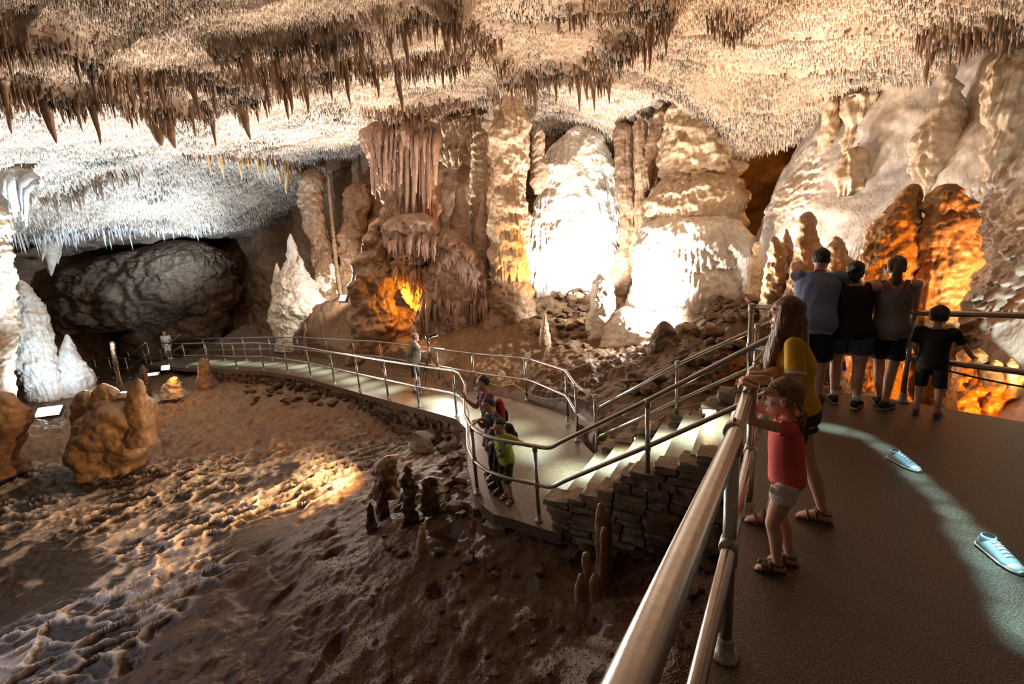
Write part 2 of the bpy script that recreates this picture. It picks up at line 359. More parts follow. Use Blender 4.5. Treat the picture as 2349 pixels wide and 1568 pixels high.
# ------------------------------------------------------------------ stalactites
def stalactite_mesh(L, R, bend=(0, 0), rough=0.12, n=14, m=22, col=(0.22, 0.12, 0.07), tip=(0.4, 0.27, 0.17), seed=0, blunt=0.0, twin=0):
    t = np.linspace(0, 1, m)[:, None]; a = (np.arange(n) * 2 * math.pi / n)[None]
    r = R * ((1 - t) ** 0.8 * (1 - blunt) + blunt * np.sqrt(np.clip(1 - t ** 3, 0, 1))) * (1 + 0.7 * np.exp(-t * 9))
    r = r * (1 + rough * (1.5 * pn(np.cos(a) * 2.5 + seed, np.sin(a) * 2.5, t * L * 1.2) + pn(np.cos(a) * 5, np.sin(a) * 5 + seed, t * L * 5)))
    ox = bend[0] * L * t ** 1.6 + 0.04 * L * pn(t * 3 + seed, t * 0, seed); oy = bend[1] * L * t ** 1.6 + 0.04 * L * pn(t * 3 + seed, t * 0 + 4, seed)
    V = np.stack([ox + r * np.cos(a), oy + r * np.sin(a), 0.15 - (L + 0.15) * t + 0 * a], -1).reshape(-1, 3)
    V = np.concatenate([V, [[bend[0] * L, bend[1] * L, -L * 1.01]]]); j = np.arange(n); q = grid_faces(m, n, True); b = (m - 1) * n
    T = np.stack([b + j, np.full(n, m * n), b + (j + 1) % n], 1)
    k = np.clip(t ** 2 + 0 * a + 0.3 * pn(np.cos(a) * 3, np.sin(a) * 3, t * 4 + seed), 0, 1).reshape(-1, 1); k = np.concatenate([k, [[1.0]]])
    return np_mesh('stalactite', V, [q, T], M_flow, np.array(col) * (1 - k) + np.array(tip) * k)
def hang(u0, v0, u1, v1, wpx, label, group=None, col=(0.14, 0.078, 0.044), tip=(0.27, 0.165, 0.10), blunt=0.15, dz=0.0):
    b = on_ceil(u0, v0); b[2] = float(ceil_z(np.array([b[0]]), np.array([b[1]]))[0]) + 0.05
    e = ony(u1, v1, b[1]); L = max(0.15, b[2] - e[2]); R = wpx / 2 / FPX * b[1]
    o = link('stalactite', stalactite_mesh(L, R, ((e[0] - b[0]) / L, 0), 0.14, 18, 40, col, tip, u0 * 0.13, blunt), None, b)
    return tag(o, label, 'stalactite', group)
hang(90, 182, 127, 330, 34, 'longest dark stalactite in the cluster on the left ceiling, tip bent right')
hang(66, 176, 92, 272, 26, 'dark stalactite just left of the longest one in the left ceiling cluster')
hang(30, 182, 42, 262, 36, 'broad dark stalactite at the left end of the left ceiling cluster')
hang(8, 195, 28, 310, 22, 'thin dark stalactite by the left frame edge under the ceiling cluster')
hang(150, 192, 184, 275, 20, 'short brown stalactite right of the left ceiling cluster')
hang(338, 226, 372, 338, 40, 'wide brown drapery stalactite with split tip below the left ceiling ridge', blunt=0.45)
hang(372, 226, 400, 342, 30, 'brown drapery stalactite touching the right side of the wide split one', blunt=0.4)
hang(388, 226, 404, 280, 18, 'short brown stalactite at the right end of the wide drapery pair')
hang(545, 205, 575, 322, 26, 'slender dark stalactite hanging alone over the bright white ceiling patch')
hang(572, 206, 590, 262, 20, 'short dark stalactite right beside the slender one over the bright patch')
hang(628, 130, 648, 230, 24, 'thick blunt brown stalactite at the right end of the long dark ridge', blunt=0.4)
hang(742, 62, 752, 146, 12, 'thin brown stalactite under the top middle ridge')
hang(1015, 2, 1030, 132, 34, 'large dark stalactite at the top centre of the ceiling, curving to a point')
hang(1000, 0, 1012, 60, 18, 'short dark stalactite left of the large top centre one')
hang(1222, 160, 1229, 268, 15, 'long pointed stalactite just right of the central column top')
hang(1208, 162, 1213, 238, 12, 'thinner stalactite between the central column and the long pointed one')
hang(1236, 155, 1243, 212, 13, 'short stalactite right of the long pointed one by the column')
hang(1412, 84, 1427, 145, 17, 'dark twin tipped stalactite on the diagonal ridge right of the column')
hang(1352, 158, 1368, 208, 20, 'brown stalactite in the small clump over the white flowstone wall')
hang(1342, 156, 1347, 205, 14, 'thin brown stalactite at the left of the small clump over the white wall')
hang(1656, 36, 1662, 92, 20, 'dark stalactite hanging from the small knob at the upper right ceiling')
hang(1672, 38, 1674, 100, 16, 'dark stalactite at the right of the upper right knob')
hang(1684, 222, 1677, 268, 13, 'pale stalactite fringe spike left of its twin above the flowstone mound', col=(0.6, 0.48, 0.35), tip=(0.8, 0.7, 0.58))
hang(1700, 222, 1695, 272, 13, 'pale stalactite fringe spike right of its twin above the flowstone mound', col=(0.6, 0.48, 0.35), tip=(0.8, 0.7, 0.58))
hang(2182, 20, 2180, 104, 10, 'thin drip stalactite at the right end of the ceiling')
hang(2128, 50, 2126, 108, 8, 'thin curved stalactite left of the drip stalactite on the right ceiling')
hang(1300, 0, 1312, 46, 16, 'dark stalactite on the short ridge at the very top right of centre')
hang(1345, 0, 1350, 38, 14, 'second dark stalactite on the short ridge at the very top')
hang(112, 546, 116, 634, 44, 'pale pointed stalactite hanging above the tall bluish white stalagmite', None, (0.5, 0.4, 0.3), (0.66, 0.58, 0.48), 0.1)
hang(96, 546, 98, 600, 22, 'smaller pale stalactite left of the pointed one above the bluish stalagmite', None, (0.5, 0.4, 0.3), (0.66, 0.58, 0.48), 0.1)
hang(131, 546, 133, 606, 24, 'smaller pale stalactite right of the pointed one above the bluish stalagmite', None, (0.5, 0.4, 0.3), (0.66, 0.58, 0.48), 0.1)
for i, (u, v0, v1, wd) in enumerate(((655, 372, 446, 11), (668, 376, 440, 9), (690, 380, 455, 12), (705, 384, 452, 11), (718, 388, 450, 12), (722, 392, 442, 9))):
    hang(u, v0, u + 2, v1, wd, 'golden hanging drapery stalactite at the right end of the golden fringe', 'golden draperies left of the formation', (0.62, 0.38, 0.13), (0.8, 0.6, 0.3), 0.35)
rg = ('dark ridge crossing the upper left ceiling', 'dark ridge along the top middle ceiling', 'dark ridge over the left ceiling cluster', 'middle ceiling ridge below the top one',
      'diagonal ridge right of the central column', 'small clump above the white flowstone wall', None, 'low ridge left of the central column', 'right ceiling edge', None, 'golden fringe on the left ceiling', 'left ceiling ledge below the clusters', None)
for P, nm, cnt in zip(RIDGE, rg, (30, 26, 24, 22, 26, 8, 0, 16, 12, 0, 22, 14, 0)):
    if not cnt: continue
    base = None; protos = []
    gold = nm.startswith('golden')
    for q in range(4):
        protos.append(stalactite_mesh(0.42 + 0.1 * q, 0.045 + 0.012 * q, (0.05 * (q - 1.5), 0), 0.16, 10, 14, (0.6, 0.38, 0.15) if gold else (0.12, 0.066, 0.038), (0.75, 0.55, 0.3) if gold else (0.25, 0.15, 0.09), q * 3.1, 0.15))
    for i in range(cnt):
        s = (i + random.random()) / cnt * (len(P) - 1); a = int(s); p = P[a] + (P[a + 1] - P[a]) * (s - a)
        x = p[0] + random.gauss(0, 0.08); y = p[1] + random.gauss(0, 0.08); z = float(ceil_z(np.array([x]), np.array([y]))[0])
        o = link('stalactite', protos[i % 4], None, (x, y, z + 0.04)); sc = random.uniform(0.55, 1.15) * (0.6 + 0.04 * y)
        o.scale = (sc, sc, sc * random.uniform(0.8, 1.3)); o.rotation_euler = (0, 0, random.uniform(0, 6))
        tag(o, ('short golden stalactite in the ' if gold else 'short brown stalactite in the ') + nm, 'stalactite', 'stalactites in the ' + nm)
# the countless smaller ones along the ridges
pts = []
for P, a in zip(RIDGE, RAMP):
    n = int(64 * np.linalg.norm(np.diff(P[:, :2], axis=0), axis=1).sum() * 0.55)
    s = rng.random(n) * (len(P) - 1.001); i = s.astype(int); q = P[i] + (P[i + 1] - P[i]) * (s - i)[:, None]
    q[:, :2] += rng.normal(0, 0.11, (n, 2)); pts.append(q)
pts = np.concatenate(pts); pts[:, 2] = ceil_z(pts[:, 0], pts[:, 1]); n = len(pts)
L = rng.uniform(0.10, 0.42, n); R = rng.uniform(0.014, 0.032, n)
V, Fc = cones(pts, L, R, 6); k = rng.uniform(0.6, 1.3, n)[:, None]
ca = np.array([0.11, 0.06, 0.034]); cz = np.array([0.32, 0.205, 0.12])
cols = np.concatenate([np.repeat((ca * k)[:, None], 6, 1), np.repeat((0.6 * ca + 0.4 * cz * k)[:, None], 6, 1), (cz * k)[:, None]], 1).reshape(-1, 3)
tag(link('stalactite_fringe', np_mesh('stalactite_fringe', V, Fc, M_straw, cols)), 'dark fringe of countless small stalactites along the ceiling ridges', 'stalactite fringe', kind='stuff')

# ------------------------------------------------------------------ cave floor
def z_walk(y): return np.interp(y, [5, 8, 10, 12, 14, 16, 18, 20, 22, 26], [-1.65, -1.66, -1.80, -1.98, -2.12, -2.19, -2.34, -2.55, -2.68, -2.9])
def onwalk(u, v):
    z = -1.9
    for _ in range(30): P = onz(u, v, z); z = 0.5 * z + 0.5 * float(z_walk(P[1]))
    return onz(u, v, z)
fz = [(600, 1568, -2.8), (1000, 1568, -2.45), (1250, 1568, -2.15), (1400, 1568, -1.7), (1520, 1568, -1.4), (1300, 1400, -2.05), (1450, 1400, -1.75), (1580, 1400, -1.3), (1200, 1300, -2.0),
      (1000, 1400, -2.25), (900, 1250, -2.2), (1090, 1160, -1.95), (1000, 1110, -2.05), (930, 1090, -2.15), (850, 1200, -2.4), (700, 1350, -2.7), (300, 1568, -3.1), (0, 1568, -3.3),
      (0, 1300, -3.3), (300, 1200, -3.2), (600, 1150, -3.0), (840, 1090, -2.75), (880, 970, -2.65), (700, 905, -2.75), (600, 872, -2.8), (450, 870, -2.95), (300, 1010, -3.2),
      (100, 1050, -3.3), (150, 960, -3.25), (350, 890, -3.2), (1240, 1225, -1.8), (1290, 1235, -1.85), (1400, 1310, -1.85), (1560, 1270, -1.4), (1640, 1240, -1.1), (1600, 1350, -1.2), (760, 1240, -2.6),
      (1060, 1010, -2.2), (980, 960, -2.5)]
fy = [(650, 792, 21.5), (800, 792, 17.8), (900, 792, 16), (1010, 800, 14.6), (1100, 768, 15.4), (1170, 722, 16.2), (1250, 785, 13.6), (1350, 785, 13), (1450, 795, 12.4), (1300, 690, 17),
      (1480, 690, 16), (1600, 700, 14), (1700, 690, 12.5), (1400, 880, 9.9), (1500, 860, 9.2), (1600, 850, 8.6), (1680, 810, 8.4), (1250, 860, 11.2), (1080, 840, 13.2), (950, 830, 14.6), (720, 700, 21),
      (780, 690, 20.5), (560, 750, 24), (480, 790, 24), (200, 860, 27), (100, 900, 19), (330, 872, 22.5), (0, 1000, 13), (1760, 700, 10.5), (1850, 760, 9.2), (1340, 700, 16.5), (1560, 760, 12.2)]
fp = [onz(*p) for p in fz] + [ony(*p) for p in fy]
fp += [np.array(p) for p in ((3.0, 8.0, -1.0), (3.4, 7.0, -1.1), (2.0, 8.0, -1.35), (5.0, 7.5, -1.3), (5.5, 5.8, -1.3), (6.5, 4.5, -1.2), (3.0, 2.0, -1.2), (3.0, 4.5, -1.3), (8, 2, -1), (-8, 2, -3.3), (-14, 6, -3.4), (-28, 24, -3.8), (-12, 33, -3.5), (4, 30, -0.5), (9, 12, 0.2), (1.6, 7.6, -1.62), (0.4, 11.2, -1.75), (-2, 14.2, -2.1), (-5.2, 17.2, -2.3), (-9, 19.5, -2.4), (-13, 22, -2.55))]
FLOORF = rbf(fp, 0.05)
near_px = [(335.5, 836), (387, 839), (430, 843.5), (481, 843), (544, 848), (606, 850), (661, 857.5), (713.5, 867), (768, 883), (826, 899), (891, 916), (961.6, 935), (1048.5, 958)]
near_w = np.array([onwalk(*q) for q in near_px]); near_w[:, 2] = z_walk(near_w[:, 1])
land = np.array([[-0.98, 8.6], [-0.95, 7.7], [-0.88, 7.0], [-0.80, 6.6], [-0.74, 6.25], [-0.61, 5.9], [-0.42, 5.62], [-0.11, 5.45], [0.15, 5.27], [0.45, 5.08]])
farl = np.array([[1.45, 6.9], [1.28, 7.15], [1.12, 7.8], [1.2, 8.48], [1.1, 9.1], [0.74, 9.75], [0.32, 10.3], [-0.15, 10.9], [-0.9, 11.75]])
far_px = [(1009, 880), (945, 864), (879, 852), (818, 842), (757, 836), (690, 822), (620, 820), (557, 819), (509, 819), (450, 818), (400, 820)]
far_w = np.array([onwalk(*q) for q in far_px])
WALK = np.concatenate([near_w[:, :2] + [[-0.02, -0.06]], land, farl, far_w[:, :2]])
def inside(x, y, P, grow=0.0):
    c = np.zeros(np.shape(x), bool); n = len(P)
    for i in range(n):
        a, b = P[i], P[(i + 1) % n]; m = ((a[1] > y) != (b[1] > y)) & (x < (b[0] - a[0]) * (y - a[1]) / (b[1] - a[1] + 1e-12) + a[0]); c ^= m
    return c
def edge_dist(x, y, P): return pl_dist(x, y, np.concatenate([np.c_[P, np.zeros(len(P))], [[P[0][0], P[0][1], 0]]]))
RL = [onz(930, 1040, -2.5)[:2], onz(868, 1080, -2.75)[:2], onz(690, 1210, -2.8)[:2], onz(500, 1335, -2.9)[:2], onz(250, 1560, -3.05)[:2], onz(150, 1800, -3.1)[:2]]
def worley(x, y):
    ix = np.floor(x).astype(np.int64); iy = np.floor(y).astype(np.int64); f1 = np.full(np.shape(x), 9.0); f2 = f1.copy()
    for i in (-1, 0, 1):
        for j in (-1, 0, 1):
            h = _perm[_perm[(ix + i) & 255] + ((iy + j) & 255)]; g = _g[h]
            d = np.hypot(ix + i + 0.5 + 0.45 * g[..., 0] - x, iy + j + 0.5 + 0.45 * g[..., 1] - y)
            f2 = np.minimum(f2, np.maximum(f1, d)); f1 = np.minimum(f1, d)
    return f2 - f1
def rim_mask(x, y):
    s = np.full(np.shape(x), -1e9)
    d = pl_dist(x, y, np.array([[*p, 0] for p in RL]))
    lx = np.interp(y, [p[1] for p in RL[::-1]], [p[0] for p in RL[::-1]])
    sd = np.where(x < lx, d, -d)
    return sstep(-0.1, 0.5, sd) * (1 - sstep(9.2, 11.0, y + 0.15 * x)) 
def floor_z(x, y, full=False):
    x = np.asarray(x, float); y = np.asarray(y, float); z = FLOORF(x, y); rm = rim_mask(x, y)
    wx = x + 0.16 * fbm(x * 2.4, y * 2.4, 3.3, 3); wy = y - 0.16 * x + 0.13 * fbm(x * 2.4 + 9, y * 2.4, 5.5, 3) + 0.2 * pn(x * 0.8, y * 0.8, 1.3)
    e1 = worley(wx * 1.25, wy * 3.1) / 3.1; e2 = worley(wx * 3.3 + 40, wy * 7.0) / 7.0
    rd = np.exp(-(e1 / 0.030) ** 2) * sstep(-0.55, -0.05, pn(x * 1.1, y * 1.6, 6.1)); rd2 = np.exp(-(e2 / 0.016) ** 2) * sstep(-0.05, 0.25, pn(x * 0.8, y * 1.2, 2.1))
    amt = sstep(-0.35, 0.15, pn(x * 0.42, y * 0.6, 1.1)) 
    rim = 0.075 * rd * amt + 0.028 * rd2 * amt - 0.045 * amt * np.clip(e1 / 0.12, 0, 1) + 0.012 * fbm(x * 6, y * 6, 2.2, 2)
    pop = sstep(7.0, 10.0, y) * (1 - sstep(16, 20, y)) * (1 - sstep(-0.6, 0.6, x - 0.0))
    bump = 0.10 * fbm(x * 0.8, y * 0.8, 9.1, 3) + 0.045 * fbm(x * 3.2, y * 3.2, 4.4, 3)
    pits = -0.12 * np.clip(pn(x * 2.3, y * 2.3, 7.2) - 0.42, 0, 1) * 4
    knob = 0.10 * np.clip(pn(x * 6.0, y * 6.0, 8.8), 0, 1) * pop
    slope = sstep(8.5, 10.5, y) * sstep(-0.3, 1.2, x) + sstep(12, 14, y)
    rubble = 0.16 * np.clip(slope, 0, 1) * np.abs(fbm(x * 1.6, y * 1.6, 6.2, 4))
    z = z + rm * (rim + 0.5 * bump * 0.6) + (1 - rm) * (bump + pits) + knob + rubble
    ins = inside(x, y, WALK); ed = edge_dist(x, y, WALK); lim = z_walk(y) - 0.14 - np.where(ins, 0, np.maximum(0, ed - 0.1) * -1.2)
    z = np.where(ins | (ed < 0.35), np.minimum(z, lim), z)
    z = np.where((x > 2.2) & (y < 4.9) & (x < 5.4), np.minimum(z, -0.5), z)
    z = np.where((x > 0.9) & (y < 2.9) & (x < 5.4), np.minimum(z, -0.5), z)
    sx = 0.86 * x - 0.51 * y; sy = 0.51 * x + 0.86 * y
    stair = (sx > -2.7) & (sx < 0.6) & (sy > 4.7) & (sy < 6.9)
    z = np.where(stair, np.minimum(z, -1.95 + 0.6 * np.clip(sx + 2.4, 0, 3)), z)
    if full: return z, rm, rd * amt, rd2 * amt, pop, np.clip(slope, 0, 1)
    return z
th = np.radians(np.linspace(-58, 58, 900)); rr = np.concatenate([np.geomspace(1.3, 5, 200)[:-1], np.geomspace(5, 14, 480)[:-1], np.geomspace(14, 38, 200)])
TH, RR = np.meshgrid(th, rr); X = RR * np.sin(TH); Y = RR * np.cos(TH)
Z, rm, r1, r2, pop, slope = floor_z(X, Y, True)
cn = fbm(X * 0.7, Y * 0.7, 8.2, 4); cn2 = fbm(X * 2.5, Y * 2.5, 1.2, 3)
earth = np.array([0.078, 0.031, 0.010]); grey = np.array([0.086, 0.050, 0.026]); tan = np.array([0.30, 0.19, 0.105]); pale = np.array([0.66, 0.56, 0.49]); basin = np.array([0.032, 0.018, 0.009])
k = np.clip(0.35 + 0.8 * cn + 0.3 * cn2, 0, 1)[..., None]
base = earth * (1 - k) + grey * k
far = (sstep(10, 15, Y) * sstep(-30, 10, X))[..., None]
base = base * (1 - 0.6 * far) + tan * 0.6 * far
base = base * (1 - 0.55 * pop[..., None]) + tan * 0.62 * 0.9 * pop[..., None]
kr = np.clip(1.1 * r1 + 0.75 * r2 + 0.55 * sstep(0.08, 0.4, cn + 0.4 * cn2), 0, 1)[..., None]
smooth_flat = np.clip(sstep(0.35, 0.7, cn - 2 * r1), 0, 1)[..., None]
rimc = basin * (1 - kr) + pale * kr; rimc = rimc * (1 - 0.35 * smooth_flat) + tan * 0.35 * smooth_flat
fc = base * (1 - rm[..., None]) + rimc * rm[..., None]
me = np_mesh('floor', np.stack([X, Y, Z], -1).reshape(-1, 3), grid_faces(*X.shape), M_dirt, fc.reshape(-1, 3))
tag(link('floor', me), kind='structure')
def fl(x, y): return float(floor_z(np.array([x]), np.array([y]))[0])
def on_floor(u, v): return first_hit(u, v, lambda x, y: -floor_z(x, y) + 0 * x, False) if False else _onf(u, v)
def _onf(u, v):
    D = np.linspace(1.5, 34, 900); P = CAM + D[:, None] * ray(u, v); g = P[:, 2] < floor_z(P[:, 0], P[:, 1]); i = np.argmax(g)
    return P[i]

# fringes of small stalactites where the ceiling ends above the formations
def fringe(lines, label):
    Vs, Fs, Cs, o = [], [[], []], [], 0
    for (u0, v0), (u1, v1), y0, y1, l0, l1, n, ca, cz in lines:
        t = rng.random(n); P = np.stack([on_ceil(u0 + (u1 - u0) * q, v0 + (v1 - v0) * q - 4 - abs(rng.normal(0, 9))) for q in t]); P = P[np.abs(P[:, 1] - 0.5 * (y0 + y1)) < 5]; n = len(P); P[:, 2] = ceil_z(P[:, 0], P[:, 1]) + 0.03
        L = rng.uniform(l0, l1, n) * P[:, 1] / FPX * (0.25 + 1.1 * rng.random(n) ** 2.5); R = rng.uniform(0.02, 0.05, n) * P[:, 1] / 18
        V, Fc = cones(P, L, R, 7); k = rng.uniform(0.7, 1.2, n)[:, None]; ca_, cz_ = np.array(ca), np.array(cz)
        Vs.append(V); Fs[0].append(Fc[0] + o); Fs[1].append(Fc[1] + o); o += len(V)
        Cs.append(np.concatenate([np.repeat((ca_ * k)[:, None], 7, 1), np.repeat((0.5 * (ca_ + cz_) * k)[:, None], 7, 1), (cz_ * k)[:, None]], 1).reshape(-1, 3))
    tag(link('stalactite_fringe', np_mesh('stalactite_fringe', np.concatenate(Vs), [np.concatenate(Fs[0]), np.concatenate(Fs[1])], M_straw, np.concatenate(Cs))), label, 'stalactite fringe', kind='stuff')
CR0, CR1 = (0.42, 0.31, 0.21), (0.66, 0.54, 0.41); WH0, WH1 = (0.6, 0.55, 0.5), (0.88, 0.86, 0.84); BR0, BR1 = (0.24, 0.15, 0.09), (0.45, 0.32, 0.2)
fringe([((1212, 305), (1300, 318), 18.0, 18.0, 10, 30, 70, CR0, CR1), ((1300, 316), (1450, 318), 18.2, 17.0, 10, 40, 110, CR0, CR1), ((1450, 310), (1530, 270), 16.6, 15.4, 10, 34, 60, CR0, CR1),
        ((1000, 298), (1125, 300), 18.0, 17.4, 12, 40, 80, CR0, CR1), ((842, 305), (1000, 296), 16.9, 16.9, 8, 30, 90, BR0, BR1)], 'cream fringe of small stalactites along the ceiling edge above the formations')
fringe([((1690, 360), (1790, 345), 13.0, 12.4, 8, 24, 60, BR0, BR1), ((1790, 330), (1880, 245), 12.2, 11.4, 8, 24, 70, CR0, CR1), ((1880, 240), (2060, 205), 11.4, 10.2, 8, 30, 110, CR0, CR1), ((2060, 205), (2200, 165), 10.1, 9.0, 8, 34, 90, BR0, BR1), ((2200, 160), (2349, 105), 8.9, 8.2, 8, 30, 80, CR0, CR1)], 'cream fringe of small stalactites along the ceiling edge above the right wall')
fringe([((0, 548), (180, 548), 18.6, 20.8, 14, 46, 150, WH0, WH1), ((120, 540), (300, 540), 21.0, 23.5, 12, 34, 130, WH0, WH1), ((280, 540), (500, 530), 24.0, 25.2, 8, 28, 120, WH0, WH1), ((60, 560), (260, 575), 17.5, 19.0, 14, 40, 70, BR0, BR1)], 'white fringe of small stalactites along the low ceiling edge at the far left')
# ------------------------------------------------------------------ cave walls
def terrace(x, y, z, tier, s=0.0):
    """flowstone tiers: bulging bowls, each with a dripping lower lip"""
    dr = 1 - np.abs(pn(x * 7 + s, y * 7, z * 0.5)) * 2
    t = z / tier + 1.25 * pn(x * 1.3 + s, y * 1.3, z * 0.5 + s) + 0.5 * pn(x * 3.1 + s, y * 3.1, z * 1.1) - 0.2 * dr
    f = t - np.floor(t); u = pn(x * 1.1 + s + 5, y * 1.1, z * 0.9)
    return (np.where(f > 0.3, ((1 - f) / 0.7) ** 0.7, f / 0.3 * 0.95) - 0.5) * np.clip(0.55 + 0.9 * u, 0.1, 1.1)
def flutes(x, y, z, s=0.0):
    a = 1 - 2.4 * np.abs(pn(x * 5.5 + s, y * 5.5, z * 0.4)); b = 1 - 2.4 * np.abs(pn(x * 13, y * 13 + s, z * 0.7))
    return (a * np.abs(a) + 0.6 * b) * np.clip(0.8 + 0.9 * pn(x * 0.9 + s, y * 0.9, z * 1.1), 0.15, 1.4)
def wall_sheet(name, fn, A, B, axis, cols, ter=0.10, flu=0.04, lum=0.35, tier=0.5, m=M_flow):
    a, b = np.meshgrid(A, B)
    d = fn(a, b)
    n = lum * fbm(a * 0.5, b * 0.5, 3.3, 4)
    if axis == 'y': x, y, z = a, d, b
    else: x, y, z = d, a, b
    am = sstep(-0.15, 0.3, pn(a * 0.35, b * 0.35, 7.7))
    dd = n + am * (ter * terrace(x, y, z, tier) + flu * flutes(x, y, z))
    if axis == 'y': y = y - dd
    else: x = x - dd
    k = np.clip(0.5 + 0.8 * fbm(a * 0.6, b * 0.6, 1.1, 3), 0, 1)[..., None]
    c = np.array(cols[0]) * (1 - k) + np.array(cols[1]) * k
    return tag(link(name, np_mesh(name, np.stack([x, y, z], -1).reshape(-1, 3), grid_faces(*x.shape), m, c.reshape(-1, 3))), kind='structure')
bw = [ony(*p) for p in ((0, 700, 28), (60, 560, 30), (200, 800, 34), (120, 800, 34), (270, 800, 33), (400, 700, 30), (520, 650, 29), (600, 600, 28), (700, 480, 26), (640, 700, 26), (0, 480, 34), (200, 480, 35), (400, 480, 35), (520, 500, 32), (800, 480, 24), (820, 620, 22.5), (900, 500, 21),
     (1000, 400, 21), (1050, 600, 20), (1200, 450, 20.5), (1300, 500, 20), (1440, 450, 20), (1500, 550, 18.5), (1600, 400, 17), (1700, 450, 17.5), (1780, 420, 17.5), (1850, 380, 15), (1000, 250, 21), (1600, 250, 17))]
bf = rbf([(p[0], p[2], p[1]) for p in bw], 0.3)
wall_sheet('wall_back', lambda a, b: np.clip(bf(a, b), 15, 36), np.linspace(-34, 11, 640), np.linspace(-5.5, 9.5, 260), 'y', ((0.34, 0.22, 0.13), (0.20, 0.125, 0.075)), 0.12, 0.05, 0.55, 0.6, M_rock)
rw = [onx(*p) for p in ((1790, 560, 6.7), (1800, 450, 7.3), (1870, 330, 7.9), (1950, 280, 8.2), (2050, 230, 8.5), (2200, 180, 8.7), (2349, 120, 9.0), (2349, 400, 8.3), (2349, 650, 7.3), (2250, 850, 6.4), (2349, 900, 6.2),
     (2100, 500, 7.9), (2000, 600, 7.4), (1950, 420, 7.9), (2200, 650, 7.4), (1840, 700, 6.4), (1760, 620, 6.7), (1900, 800, 6.0), (2200, 300, 8.5), (2100, 380, 8.3))]
rw += [np.array(p) for p in ((8.4, 2.5, 2), (6.5, 3, -1), (9.2, 2, 5), (7.0, 14.5, -0.3), (8.2, 14, 3.5))]
rf = rbf([(p[1], p[2], p[0]) for p in rw], 0.2)
wall_sheet('wall_right', lambda a, b: np.clip(rf(a, b), 4.5, 11), np.linspace(1.0, 13.6, 620), np.linspace(-2.5, 6.6, 460), 'x', ((0.62, 0.50, 0.39), (0.40, 0.36, 0.33)), 0.17, 0.09, 0.34, 0.32)
wall_sheet('wall_left', lambda a, b: -27.5 + 0.12 * (a - 10) - 0.25 * (b + 3) ** 1.0 * -1 * 0 - 0.4 * np.sin(a * 0.6), np.linspace(4, 33, 260), np.linspace(-5, 5, 120), 'x', ((0.30, 0.2, 0.13), (0.2, 0.13, 0.08)), 0.1, 0.05, 0.6, 0.5, M_rock)

